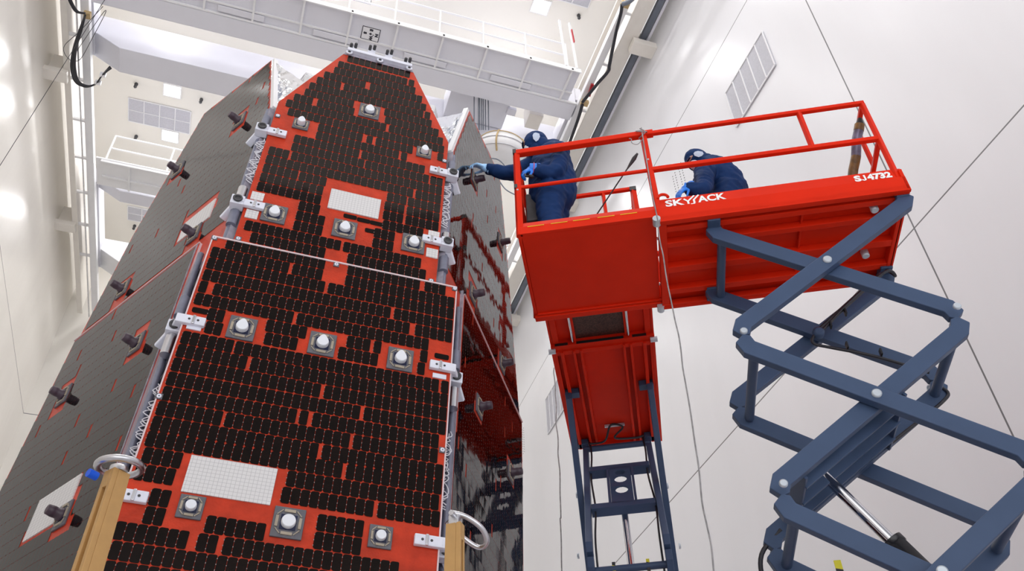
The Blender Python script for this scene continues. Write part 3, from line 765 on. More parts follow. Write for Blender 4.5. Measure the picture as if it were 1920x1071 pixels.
for sd, px, py in ((-1, 516, 252), (-1, 468, 387), (-1, 350, 604), (1, 834, 328), (1, 826, 458), (1, 846, 695), (-1, 245, 934), (1, 815, 1021)):
    g, cv = clamp(sd, px, py)
for sd in (-1, 1):
    tube_part('hinge_tube', sd, .05, 1.80, .022, m_tubeg, .012, .02)
    tube_part('hinge_tube', sd, -3.2, -.02, .024, m_tubeg, .02, .05)
    tube_part('hinge_sleeve', sd, .50, .66, .038, m_steel); tube_part('hinge_collar', sd, .20, .36, .042, m_tubeg); tube_part('hinge_collar', sd, 1.5, 1.66, .036, m_tubeg)
    tube_part('hinge_sleeve', sd, -1.12, -.94, .042, m_steel, 0, -.04); tube_part('hinge_collar', sd, -.76, -.58, .042, m_tubeg, 0, -.04)
    # bunches of white wire zigzagging in the gap
    for ta, tb_ in ((1.28, .72), (-1.35, -1.95)):
        w = MB(); n = 15
        for k in range(3):
            pts = []
            for i in range(n+1):
                t = ta+(tb_-ta)*i/n
                g = gapline(sd, t)
                lat = (.03 if (i+k) % (2+k) else -.04)*random.uniform(.3, 1.25); t += random.uniform(-.018, .018)
                pts.append(g+u_*(-sd*(.03)+lat)+nF*(.02+.012*k)+v_*.012*k)
            w.tube(smooth_path(pts, 3), .0045, 5)
        w.build('wire_harness', m_wire, ship)
# ---- lifting bracket along the top edge
b = MB(); A = O+u_*-.32+v_*2.985; B = O+u_*.35+v_*2.985
b.bar(A+nF*.012, B+nF*.012, .07, .045, v_)
for x in (-.295, .02, .325): b.lathe([(.032, 0), (.032, .014)], O+u_*x+v_*2.945+nF*.018, nF, 16)
br = b.build('top_bracket', m_clamp, ship, bevel=.004)
for x, q in ((-.27, 1), (-.08, 0), (.10, 0), (.30, 1)):
    b = MB(); h = .13 if q else .19
    b.box(O+u_*x+v_*(2.985+h/2)-nF*.02, (.05 if q else .075, h, .02), (u_, v_, nF)); b.box(O+u_*(x+.02)+v_*(2.985+h*.3)-nF*.03, (.012, h*.7, .06), (u_, v_, nF))
    tb_ = b.build('bracket_tab', m_clamp, br)
    b = MB()
    for k in (-1, 1):
        b = MB(); b.lathe([(.016, 0), (.016, .05), (.010, .055)], O+u_*(x+k*.022)+v_*(2.985+h*.92+k*.012)-nF*.012, nF, 10); b.build('bolt', m_dark, br)
for x in (-.295, .02, .325):
    b = MB(); b.lathe([(.015, 0), (.015, .004)], O+u_*x+v_*2.945+nF*.033, nF, 14); b.build('bolt', m_dark, br)

# ---- ground support stand with gold corner posts
st = thing('support_stand', (O.x, O.y+1.9, 0), 'gold ground stand whose two posts with hoist rings rise before the panels', 'stand')
cx_, cy_ = O.x-.1, O.y+1.75
b = MB(); b.lathe([(2.1, .35), (2.1, .6), (1.5, 1.0), (1.45, 3.1), (1.6, 3.24)], V((cx_, cy_, 0)), Z, 48); b.build('pedestal', m_grey, st)
for k in range(6):
    a = PI/6+k*PI/3; p = V((cx_+1.9*math.cos(a), cy_+1.9*math.sin(a), 0))
    b = MB(); b.lathe([(.14, 0), (.14, .05), (.06, .08), (.06, .36)], p, Z, 16); b.build('levelling_foot', m_dark, st)
def build_post(corner, yaw, wl, wr, slot, zt, lean=V((0, 0, 0))):
    e1 = V((math.cos(yaw), math.sin(yaw), 0)); e2 = V((-math.sin(yaw), math.cos(yaw), 0))  # e1: to the right face, e2: to the left face (both away from camera)
    c = V((corner.x, corner.y, 0)); zb = .55
    b = MB()
    H = zt-zb
    ctr = c+e1*(wr/2)+e2*(wl/2)
    poly = [(0, 0), (wr, 0), (wr, wl), (0, wl)]
    # frame the slot as a real recess: four strips on the slotted face
    if slot == 'L': U, Wd, L_, N = e2, wl, wr, -e1
    else: U, Wd, L_, N = e1, wr, wl, -e2
    dep = .035
    base = c-N*dep
    core_c = ctr-N*(dep/2)
    sz = (wr-(dep if slot == 'L' else 0), wl-(dep if slot == 'R' else 0))
    b.box(core_c+Z*(zb+H/2), (sz[0], sz[1], H), (e1, e2, Z))
    sw = .30; st_ = .10
    for x0_, x1_ in ((0, sw), (1-sw, 1)):
        b.box(c+U*(Wd*(x0_+x1_)/2)-N*(dep/2)+Z*(zb+H/2), (Wd*(x1_-x0_), dep, H), (U, N, Z))
    b.box(c+U*(Wd*.5)-N*(dep/2)+Z*(zt-st_/2), (Wd*(1-2*sw), dep, st_), (U, N, Z))
    for q in b.v:
        k = min(1.5, .80+.34*(zt-q.z)); q.x = ctr.x+(q.x-ctr.x)*k; q.y = ctr.y+(q.y-ctr.y)*k
    o = b.build('post', m_gold, st, bevel=.003)
    # splayed foot arm tying the post to the pedestal
    b = MB(); q = V((cx_, cy_, 0)); b.bar(ctr+Z*.7, q+Z*.75, .16, .22); b.build('outrigger', m_gold, st)
    return o, ctr, e1, e2
cl = ony(214, 872, 4.30); o1, c1, a1, a2 = build_post(cl, math.radians(38), .10, .12, 'L', cl.z)
b = MB(); rc = c1+Z*(cl.z+.035)
b.tube([rc+V((math.cos(k*PI/16)*.105, math.sin(k*PI/16)*.105, .012*math.sin(k*PI/16+.8))) for k in range(32)], .019, 12, closed=True); b.build('hoist_ring', m_steel, o1)
b = MB(); b.lathe([(.045, 0), (.045, .03), (.03, .04)], c1+Z*cl.z, Z, 20); b.build('ring_base', m_steel, o1)
b = MB(); b.lathe([(.022, 0), (.022, .05)], c1+Z*(cl.z-.05)-a1*.085+a2*.03, -a1, 12); b.build('plug', m_blue_plug, o1)
cr = ony(866, 975, 4.30); o2, c2, a1, a2 = build_post(cr, math.radians(52), .11, .075, 'R', cr.z)
b = MB(); b.box(c2+Z*(cr.z+.02), (.06, .06, .06), (a1, a2, Z)); b.tube([c2+Z*(cr.z+.045)-a1*.06, c2+Z*(cr.z+.045)+a1*.06], .016, 10); b.build('ring_base', m_steel, o2, bevel=.006)
h = c2+Z*(cr.z+.05); rg = [V((-.03, .0, .02)), V((.06, -.01, .0)), V((.15, .0, -.05)), V((.195, .05, -.10)), V((.16, .10, -.115)), V((.06, .10, -.06)), V((-.03, .07, .0))]
b = MB(); b.tube(smooth_path([h+q for q in rg]), .016, 12); b.build('hoist_ring', m_steel, o2)

# ================================================================== scissor lifts
def lift(A, ex, xs, xf, L, dz, nlev, ext_pan, label, outer_far, y_in, lettering, xa0=0., tall=.14):
    """A: lower front corner of the platform; xs/xf: columns of hinges; dz: height of one scissor level"""
    ey = V((-ex.y, ex.x, 0)); W = 1.19
    if ext_pan == 'mesh': ey = -ey
    ctr = A+ex*(L/2)+ey*(W/2)
    t = thing('scissor_lift', (ctr.x, ctr.y, 0), label, 'scissor lift', 'red and slate scissor lifts')
    P = lambda x, y, z: A+ex*x+ey*y+Z*z
    AX = (ex, ey, Z)
    def bx(mb, x0, x1, y0, y1, z0, z1, mi=0): mb.box(P((x0+x1)/2, (y0+y1)/2, (z0+z1)/2), (x1-x0, y1-y0, z1-z0), AX, mi)
    xe = 1.245+xa0
    # main deck with folded ribs underneath
    b = MB(); bx(b, xe, L-.01, .02, W-.02, .02, .05)
    for y0, y1 in (((.10, .16), (.30, .36), (.62, .70), (.93, 1.0)) if ext_pan != 'mesh' else ((.10, .14), (.245, .275), (.325, .355), (.82, .85), (.90, .93), (1.05, 1.09))):
        bx(b, xe, L-.02, y0, y1, -.055 if ext_pan != 'mesh' else -.08, .02)
    for x in (xe+.55, xe+1.25):
        if ext_pan != 'mesh': bx(b, x, x+.02, .12, W-.12, -.02, .02)
    bx(b, xe, xe+.07, .03, W-.03, -.06, .02); bx(b, L-.06, L-.012, .03, W-.03, -.06, .02)
    bx(b, xe, L-.01, .0, .06, -.065, .0); bx(b, xe, L-.01, W-.06, W, -.065, .0)
    b.build('main_deck', m_red, t, bevel=.006)
    # roll-out extension deck
    b = MB()
    if ext_pan == 'mesh':
        for y0, y1 in ((.02, .10), (.24, .30), (.86, .92), (W-.10, W-.02)): bx(b, xa0+.02, xe, y0, y1, .0, .06)
        bx(b, xa0+.0, xa0+.06, 0, W, -.03, .07); bx(b, xe-.08, xe+.02, 0, W, -.04, .05)
        bx(b, xa0+.05, xe, .03, .26, .05, .062); bx(b, xa0+.05, xe, .90, W-.03, .05, .062)
        b.build('extension_deck', m_red, t, bevel=.005)
        b = MB(); bx(b, xa0+.05, xe-.08, .28, .88, .045, .06); b.build('mesh_panel', m_mesh, t)
        for y in (.26, .90):
            b = MB(); b.tube([P(xa0+.0, y, .0), P(xe+.02, y, -.005)], .016, 12); b.build('slide_rod', m_chrome, t)
        for y0, y1 in ((.05, .20), (.30, .84), (.94, 1.1)):
            b = MB(); bx(b, xe-.085, xe-.07, y0, y1, -.035, .0); b.build('rubber_strip', m_black, t)
    else:
        bx(b, xa0+.032, xe-.015, .032, W-.07, .002, .05); bx(b, xa0+.005, xe, W-.065, W, -.035, -.001)
        bx(b, xa0+.032, xe, W-.09, W-.07, -.02, .002)
        b.build('extension_deck', m_red, t, bevel=.005)
        for y in (.33, .95):
            b = MB(); b.tube([P(xa0+.05, y, .055), P(xe, y, .055)], .016, 10); b.build('slide_rod', m_chrome, t)
    for y, sd in ((-.0, -1), (W, 1)):
        b = MB(); b.tube([P(xe-.015, y-.05*sd, -.05), P(xe-.015, y+.03*sd, -.05)], .035, 16); b.build('roller', m_pin, t)
    # toe boards: upper face leaning in, lower face upright
    def toe(y, sd, x0, x1, zt, zm, zb, name='toe_board'):
        b = MB(); th = .03
        prof = [(0, zb), (0, zm), (-.012, zm+.004), (-.030, zt), (-.030-.004, zt), (-.05, zt), (-.05, zt-.02), (-th, zt-.02), (-th, zb)]
        b.prism([(yy*-sd*-1 if False else yy, zz) for yy, zz in prof], P(0, y, 0), ey*sd, Z, ex, x0, x1); return b.build(name, m_red, t)
    toe(0, -1, xe-.0, L, .237, .10, -.07); toe(W, 1, xe, L, .237, .10, -.07)
    toe(0, -1, xa0, xe-.0, .165, .09, .0); toe(W, 1, xa0, xe, .165, .09, .0)
    b = MB(); bx(b, xa0, xa0+.03, .001, W-.001, -.001, .165); b.build('toe_board', m_red, t, bevel=.004)
    b = MB(); bx(b, L-.03, L, 0, W, -.06, .20); b.build('toe_board', m_red, t, bevel=.004)
    # yellow dashes on the extension toe board
    if lettering:
        b = MB()
        for x in (.09, .30, .50, .72, .92): b.box(P(xa0+x+.08, -.0025, .080), (.15, .004, .006), AX)
        b.build('yellow_dash', m_yel, t)
    # guard rails
    r = .026
    def rail(p, q, w=.045, nm='guard_rail'): b = MB(); b.bar(p, q, w, w); return b.build(nm, m_red, t, bevel=.006)
    zt, zm = 1.185, .655
    for y in (.03, W-.03):
        rail(P(xa0-.0, y, zt-.025), P(1.36+xa0, y, zt+.0), .062); rail(P(1.26+xa0, y, zt), P(L-.03, y, zt+.015), .042)
        b = MB(); b.tube([P(xa0, y, zm), P(1.25+xa0, y, zm)], .019, 10); b.build('guard_rail', m_red, t)
        rail(P(1.25+xa0, y, zm), P(L-.04, y, zm+.01), .045)
        rail(P(xa0+.02, y, .0), P(xa0+.02, y, zt-.04), .055, 'rail_post'); rail(P(1.262+xa0, y, .05), P(1.262+xa0, y, zt), .05, 'rail_post')
        rail(P(2.745+xa0*.5, y, zm), P(2.745+xa0*.5, y, zt), .042, 'rail_post'); rail(P(L-.05, y, .05), P(L-.05, y, zt+.01), .042, 'rail_post')
        for xx, zz in ((1.262, zm+.12), (.02, zm-.06)): b = MB(); b.tube([P(xa0+xx, y-.035, zz), P(xa0+xx, y+.035, zz)], .010, 8); b.build('bolt', m_pin, t)
        for za_, zb_ in ((zt-.05, zt+.01), (zm-.03, zm+.02)): b = MB(); bx(b, xa0-.012, xa0+.02, y-.036, y+.036, za_, zb_); b.build('rail_cap', m_dark, t)
        b = MB(); c0 = P(xe+.08, y-.02, .237); b.tube([c0+(ex*math.cos(k*PI/8)+Z*math.sin(k*PI/8))*.045 for k in range(9)], .014, 8); b.build('lanyard_ring', m_red, t)
    for x in (xa0+.02, L-.05):
        for z in (zm, zt): rail(P(x, .03, z), P(x, W-.03, z), .042)
        for y in (.35, .82): rail(P(x, y, zm), P(x, y, zt), .036, 'rail_post')
    for y in (.42, .78): rail(P(L-.05, y, .1), P(L-.05, y, zm), .04, 'rail_post')
    # control station and folded step plate
    b = MB(); bx(b, xa0+.06, xa0+.22, .30, .56, .48, .86); b.build('control_box', m_dark, t, bevel=.012)
    b = MB(); bx(b, L-.36, L-.10, W-.30, W-.28, .15, .42); bx(b, L-.36, L-.10, W-.30, W-.10, .40, .42); b.build('rear_plate', m_red, t, bevel=.004)
    # ---- scissor stack
    zt = -.06
    def arm(xa, za, xb, zb, y, nm='scissor_arm'):
        """a rectangular tube between two hinges with bevelled end plates turned towards the pins"""
        b = MB(); d = V((xb-xa, zb-za)).normalized(); n = V((-d.y, d.x))
        h = tall/2; off = tall*.42
        sgn_a = -1 if za > zb else 1
        # the tube runs inside the hinge line by off at both ends
        na = n if n.y < 0 else -n      # normal that points down
        pa = V((xa, za)); pb = V((xb, zb))
        a0 = pa+na*off+d*.055; b0 = pb-na*off-d*.055
        poly = [pa-d*.035+na*-.025, pa+d*.02-na*.045, a0-na*h+d*.02, b0-na*h, b0-na*(h*.2)+d*.10, pb+d*.035+na*.025, pb-d*.02+na*.045, b0+na*h-d*.02, a0+na*h, a0+na*(h*.2)-d*.10]
        # order it as a convex-ish outline
        b.prism([(q.x, q.y) for q in poly], P(0, y, 0), ex, Z, ey, -.036, .036)
        return b.build(nm, m_arm, t, bevel=.007)
    yo, yi = (.10, W-.10), (.10+y_in, W-.10-y_in)
    for k in range(nlev):
        za, zb = zt-k*dz, zt-(k+1)*dz+.065
        za2 = za
        o_far = outer_far if k % 2 == 0 else not outer_far
        for ys, far in ((yo, o_far), (yi, not o_far)):
            for y in ys:
                if far: arm(xf, za2, xs, zb, y)
                else: arm(xs, za2, xf, zb, y)
        xm, zm_ = (xs+xf)/2, (za2+zb)/2
        for y, sd in ((yo[0], -1), (yo[1], 1)):
            b = MB(); b.lathe([(.036, 0), (.036, .016), (.026, .022)], P(xm, y+sd*.034, zm_), ey*sd, 18); b.build('pivot_pin', m_pin, t)
            for xq in (xs, xf):
                for zq in (zb,):
                    b = MB(); b.lathe([(.030, 0), (.030, .016), (.022, .022)], P(xq, y+sd*.034, zq), ey*sd, 16); b.build('pivot_pin', m_pin, t)
        # spacer tubes across the lift at the hinges
        for xq, dx in ((xs, .07), (xf, -.07)):
            if k == 0 and (xq == xf) == (not o_far): pass
            elif k == 0: continue
            b = MB(); b.tube([P(xq+dx*.7, yi[0]-.02, za2-.10), P(xq+dx*.7, yi[1]+.02, za2-.10)], .040, 18); b.build('spacer_tube', m_arm, t)
    for y in yi+yo:
        for xq in (xs, xf):
            b = MB(); bx(b, xq-.06, xq+.05, y-.045, y+.045, -.08, -.0); b.build('top_bracket', m_arm, t, bevel=.006)
    # chassis on the floor
    zf = -A.z
    zc_ = zt-nlev*dz
    b = MB(); bx(b, .55+xa0, L-.1, .05, W-.05, zf+.25, zf+.75); bx(b, .75+xa0, L-.3, .14, W-.14, zf+.75, zc_+.06); b.build('chassis', m_red, t, bevel=.02)
    for x in (.95+xa0, L-.5):
        for y in (.08, W-.08): b = MB(); b.tube([P(x, y-.1, zf+.25), P(x, y+.1, zf+.25)], .25, 28); b.build('wheel', m_dark, t)
    return t, P, AX, ey

A1 = CAM+ray(970, 440)*(5.7/ray(970, 440).z); B1 = CAM+ray(1703, 345)*(5.7/ray(1703, 345).z)
ex1 = (B1-A1); ex1.z = 0; ex1.normalize()
L1, P1, AX1, ey1 = lift(A1, ex1, 1.73, 3.33, 3.385, 1.335, 5, 'smooth', 'near red scissor lift, white lettering on its side, slate arms zigzagging down at right', True, .085, True)
def frame1(x, z, y=-.0): return P1(x, y, z)
# lettering: the upper face of the toe board leans a little
wv = (Z*.137+ey1*.018).normalized(); nv = (-ey1).copy(); nv = (nv-wv*nv.dot(wv)).normalized()
def on_board(x, z): return P1(x, .012+.018*(z-.10)/.137, z)
b = MB()
cz = .168
text_faces(b, 'SK', .125, on_board(1.412, cz-.010), ex1, wv, nv, 0, 1, .0045, .004, fit=.165)
text_faces(b, 'ACK', .125, on_board(1.742, cz-.006), ex1, wv, nv, 0, 1, .0045, .004, fit=.245)
LIFT = [.0042]
def stroke(pts, w):
    for p, q in zip(pts[:-1], pts[1:]):
        LIFT[0] += .0003; a = on_board(*p)+nv*LIFT[0]; c = on_board(*q)+nv*LIFT[0]; d = (c-a).normalized(); n = nv.cross(d)*w/2
        b.face([a-n, c-n, c+n, a+n] if (c-a).cross(n).dot(nv) > 0 else [a+n, c+n, c-n, a-n])
stroke([(1.503, .200), (1.535, .158)], .017); stroke([(1.535, .117), (1.535, .162)], .018); stroke([(1.533, .155), (1.600, .232)], .016)
stroke([(1.555, .108), (1.580, .108), (1.588, .122), (1.588, .172)], .018); stroke([(1.586, .165), (1.640, .232)], .016)
b.build('brand_lettering', m_lett, L1, recalc=False)
b = MB()
text_faces(b, 'S', .112, on_board(3.006, .160), ex1, wv, nv, 0, 1.0, .006, .004, fit=.058); text_faces(b, '4732', .112, on_board(3.190, .160), ex1, wv, nv, 0, 1.0, .006, .004, fit=.204)
stroke([(3.067, .201), (3.067, .134)], .016); stroke([(3.070, .136), (3.060, .124), (3.047, .124), (3.040, .138)], .014)
b.build('model_lettering', m_lett, L1, recalc=False)
# torque box, lift cylinder, hose runs on the near lift
dirv = (P1(3.3, .6, -1.55)-P1(1.75, .6, -2.62)).normalized(); upv = dirv.cross(ey1).normalized()
pm = P1(2.32, .595, -2.215)
b = MB()
for k in (-.26, -.02, .20): b.box(pm+ey1*k, (1.05, .02, .15), (dirv, ey1, upv))
for k in (-.52, .52): b.box(pm+dirv*k, (.025, .76, .12), (dirv, ey1, upv))
b.build('torque_box', m_arm, L1, bevel=.004)
c0 = P1(2.10, .6, -2.27); c1 = P1(2.45, .6, -2.89); c2 = P1(3.0, .6, -3.86)
b = MB(); b.tube([c0, c1+(c1-c0)*.05], .042, 20); b.build('piston_rod', m_chrome, L1)
b = MB(); b.tube([c1, c1+(c2-c1)*.05, c1+(c2-c1)*.051, c2], [.085, .085, .078, .078], 22); b.build('cylinder_barrel', m_hyd, L1)
def hose(pts, r): h = MB(); h.tube(pts, r, 10); h.build('hydraulic_hose', m_cable, L1)
hose([P1(2.50, .86, -.80), P1(2.80, .86, -.56), P1(3.2, .86, -.24)], .022)
hose(smooth_path([P1(3.30, 1.0, -.02), P1(3.36, .95, -.2), P1(3.25, .85, -.22), P1(2.85, .84, -.53), P1(2.55, .84, -.80), P1(2.45, .85, -.86), P1(2.44, .86, -.93), P1(2.56, .87, -.98), P1(2.9, .88, -1.12), P1(3.28, .90, -1.33)]), .014)
b = MB(); b.lathe([(.05, 0), (.05, .05), (.03, .06)], P1(2.50, .87, -.83), -ey1, 18); b.build('hose_pivot', m_arm, L1)
hose(smooth_path([P1(3.30, .96, -1.40), P1(3.38, .96, -1.50), P1(3.30, .94, -1.60), P1(3.0, .93, -1.80), P1(2.75, .93, -1.96)]), .014)
hose(smooth_path([P1(1.80, .98, -2.55), P1(1.62, 1.0, -2.72), P1(1.60, 1.0, -2.95), P1(1.72, .98, -3.2), P1(1.95, .96, -3.30), P1(2.3, .95, -3.42)]), .018)
for x, z, y in ((2.70, -.94, .86), (2.95, -1.05, .86), (2.62, -.71, .84), (2.78, -.59, .84)):
    b = MB(); b.box(P1(x, y, z-.05), (.014, .05, .06), AX1); b.build('cable_tie', m_black, L1)
for x, y, z in ((3.12, .22, .0), (3.12, .80, .0)):
    b = MB(); b.lathe([(.035, .02), (.035, -.05), (.028, -.055)], P1(x, y, z), Z, 16); b.build('buffer_stop', m_pin, L1)
b = MB(); b.box(P1(2.13, .93, -2.98), (.05, .01, .26), AX1); b.box(P1(2.02, .93, -3.19), (.30, .012, .035), (( P1(1, 0, -.62)-P1(0, 0, 0)).normalized(), ey1, Z)); b.build('hazard_strut', m_haz, L1)

A2 = CAM+ray(1020, 590)*(6.43/ray(1020, 590).z); B2 = CAM+ray(1072, 835)*(6.43/ray(1072, 835).z)
ex2 = B2-A2; ex2.z = 0; ex2.normalize()
L2, P2, AX2, ey2 = lift(A2, ex2, 1.50, 2.66, 2.75, 2.15, 3, 'mesh', 'rear red scissor lift seen from below end-on, behind and beneath the near one', False, .085, False, xa0=-.62)
b = MB()
def b2(x0, x1, y0, y1, z0, z1): b.box(P2((x0+x1)/2, (y0+y1)/2, (z0+z1)/2), (x1-x0, y1-y0, z1-z0), AX2)
# torque plate with round holes between the inner arms of the rear lift
def ring_plate(O_, U, W, N, w, h, holes, th):
    """plate with round holes, as vertical slices around each hole"""
    m = MB(); n = 18
    ys = [-h/2]+sum([[c-r, c+r] for c, r in holes], [])+[h/2]
    for i in range(0, len(ys), 2):
        a, c = ys[i], ys[i+1]
        if c > a: m.box(O_+W*((a+c)/2), (w, c-a, th), (U, W, N))
    for c, r in holes:
        for k in range(n):
            q0, q1 = -r+2*r*k/n, -r+2*r*(k+1)/n; hw = math.sqrt(max(0, r*r-((q0+q1)/2)**2))
            for s_ in (-1, 1):
                m.box(O_+W*(c+(q0+q1)/2)+U*(s_*(hw+w/2)/2), (w/2-hw, q1-q0, th), (U, W, N))
    return m
dv2 = (P2(2.66, 0, -.06)-P2(1.50, 0, -2.12)).normalized(); nn2 = ey2.cross(dv2).normalized()
if nn2.dot(CAM-P2(2, .6, -1.2)) < 0: nn2 = -nn2
pc = P2(2.10, .595, -1.06)
m = ring_plate(pc+nn2*.05, ey2, dv2, nn2, .26, .80, [(-.12, .075), (.12, .075), (.27, .06)], .02)
for s_ in (-1, 1): m.box(pc+dv2*(s_*.42), (.74, .10, .12), (ey2, dv2, nn2))
for s_ in (-1, 1): m.box(pc+ey2*(s_*.15), (.03, .80, .12), (ey2, dv2, nn2))
m.build('torque_box', m_arm, L2, bevel=.004)
b = MB(); b.tube([pc-dv2*.2-nn2*.02, P2(2.05, .595, -3.2)], .040, 18); b.build('piston_rod', m_chrome, L2)
for y in (.25, .94):
    h = MB(); h.tube(smooth_path([P2(2.6, y, -.05), P2(2.48, y+.01, -.35), P2(2.2, y-.01, -.85), P2(1.9, y+.02, -1.4), P2(1.55, y, -2.0), P2(1.6, y, -2.6)]), .012, 8); h.build('hydraulic_hose', m_cable, L2)
h = MB(); h.tube(smooth_path([P2(2.55, .25, -.12), P2(2.45, .45, -.16), P2(2.3, .55, -.03), P2(2.38, .70, -.03), P2(2.5, .58, -.10), P2(2.52, .85, -.12), P2(2.55, .95, -.08)]), .014, 8); h.build('hose_loop', m_cable, L2)
b = MB(); b.box(P2(2.36, .60, -.0), (.03, .26, .03), AX2); b.build('hose_clip', m_pin, L2)
for y in (.42, .78):
    b = MB(); b.box(P2(1.53, y, -2.55), (.02, .035, .62), AX2); b.build('hazard_strut', m_haz, L2)
b = MB(); b.box(P2(1.53, .60, -2.55), (.02, .36, .035), AX2); b.build('hazard_strut', m_haz, L2)

# ---- loose things on and by the near lift
def cord(name, pts, r, label, cat, m=m_dark, grp=None):
    b = MB(); b.tube(smooth_path(pts, 5), r, 6); return tag(b.build(name, m), label, cat, grp)
m_cord = mat('grey_cord', (.30, .29, .30), .6, var=.3, vscale=14)
def wig(pts, a=.010):
    pts = smooth_path(pts, 6); return [p+ex1*(a*noise.noise(p*3.1))*2.2 for p in pts]
cord('grey_twine', [P1(1.255, -.03, 1.22), P1(1.245, -.03, .8)]+wig([P1(1.245, -.03, .25), P1(1.225, -.035, -.5), P1(1.215, -.035, -1.1), P1(1.205, -.03, -1.95), P1(1.175, -.03, -2.6), P1(1.16, -.03, -3.3), P1(1.15, -.03, -5.2), P1(1.15, -.03, -7.28)]), .006,
     'long thin grey cord hanging from the middle post of the near lift to the floor', 'cord', m_cord)
q = [onpl(px, py, P2(0, -.05, 0), ey2) for px, py in ()]
pz = lambda px, py: ony(px, py, 10.2)
cord('grey_twine', wig([pz(1040, 690), pz(1043, 770), pz(1047, 850), pz(1051, 960), pz(1055, 1080), V((pz(1058, 1150).x, 10.2, 0.05))]), .009, 'thin grey cord hanging straight down the wall left of the rear lift', 'cord', m_cord)
b = MB(); s0, s1 = P1(1.18, .03, .92), P1(.42, .75, .40)
b.tube([s0, s0+(s1-s0)*.05, s0+(s1-s0)*.10, s0+(s1-s0)*.15, s1], [.010, .022, .016, .007, .007], 8); tag(b.build('safety_tether', m_dark), 'grey tether with a dark clip slanting between post and deck of the near lift', 'tether')
b = MB(); b.tube(smooth_path([P1(1.25, .0, 1.21), P1(1.20, -.02, 1.19), P1(1.255, -.035, 1.15), P1(1.30, -.01, 1.17), P1(1.25, .06, 1.22), P1(1.22, .04, 1.15), P1(1.28, -.035, 1.14), P1(1.24, -.03, 1.21)]), .006, 6); b.tube(smooth_path([P1(1.25, -.03, 1.05), P1(1.19, -.03, .98), P1(1.14, -.03, 1.01), P1(1.14, -.03, 1.07), P1(1.12, -.03, 1.08)]), .004, 6)
tag(b.build('wire_tie', m_cord), 'grey wire knotted round the top rail at the middle post', 'wire')
wt = thing('wrapped_tube', P1(L1_ := 3.22, 1.13, .10), 'brown and violet taped roll leaning against the right end rails of the near lift', 'roll')
w0, w1 = onpl(1612, 222, P1(0, .13, 0), ey1), onpl(1601, 318, P1(0, .36, 0), ey1)
w2 = w0+(w1-w0)*((w0.z-P1(0, 0, .085).z)/(w0.z-w1.z))
wt.location = w2
pts = [w0*(1-k/8)+w1*(k/8)+ex1*(.006*math.sin(k*1.3)) for k in range(9)]
b = MB(); b.tube(pts[1:3], .047, 14); b.build('tape_wrap', m_wrap, wt)
b = MB(); b.tube(pts[6:]+[w2], .045, 14); b.build('tape_wrap', m_wrap, wt)
b = MB(); b.tube(pts[2:7], .045, 14); b.build('foil_wrap', m_wrap2, wt)
b = MB(); b.tube([pts[0], pts[1]], [.02, .04], 12); b.build('neck', m_black, wt)

# ================================================================== people
def hand(name, wrist, d, pn, curls, m, parent, size=1., thumb=.6, mirror=1, spread=.10):
    """palm, four unequal bent fingers and a thumb off the side of the palm, one continuous glove"""
    d = d.normalized(); pn = (pn-d*pn.dot(d)).normalized(); sd = d.cross(pn)*mirror   # sd: towards the thumb side
    b = MB(); s = size
    ax = (d, sd, pn)
    b.ball(wrist+d*.050*s, (.058*s, .043*s, .020*s), ax); b.ball(wrist+d*.072*s, (.036*s, .044*s, .017*s), ax)
    b.tube([wrist-d*.055*s, wrist, wrist+d*.03*s], [.036*s, .031*s, .031*s], 14, round_end=True)
    for i, (off, ln) in enumerate(((.032, .076), (.011, .086), (-.011, .080), (-.031, .062))):
        base = wrist+d*(.092-.004*abs(i-1))*s+sd*off*s
        dirv = (d+sd*(spread*(1.5-i)*.6)).normalized(); c = curls[i]; pts = [base-dirv*.02*s, base]; p = base.copy(); a = 0
        for f_, g in ((.45, .8), (.30, 1.1), (.25, .8)):
            a += c*g; q = dirv*math.cos(a)+pn*math.sin(a); p = p+q*(ln*f_*s); pts.append(p.copy())
        b.tube(pts, [.0105*s, .0105*s, .0095*s, .0085*s, .0072*s], 10, round_end=True)
    base = wrist+d*.022*s+sd*.030*s+pn*.006*s
    t1 = (d*.72+sd*.62+pn*thumb*.5).normalized(); t2 = (d*.95+sd*.12+pn*thumb*.8).normalized()
    b.tube([base-sd*.012*s, base+t1*.038*s, base+t1*.038*s+t2*.030*s, base+t1*.038*s+t2*.054*s], [.0150*s, .0125*s, .0105*s, .0085*s], 10, round_end=True)
    return remeshed(b, name, m, parent, .0048*s, 3)
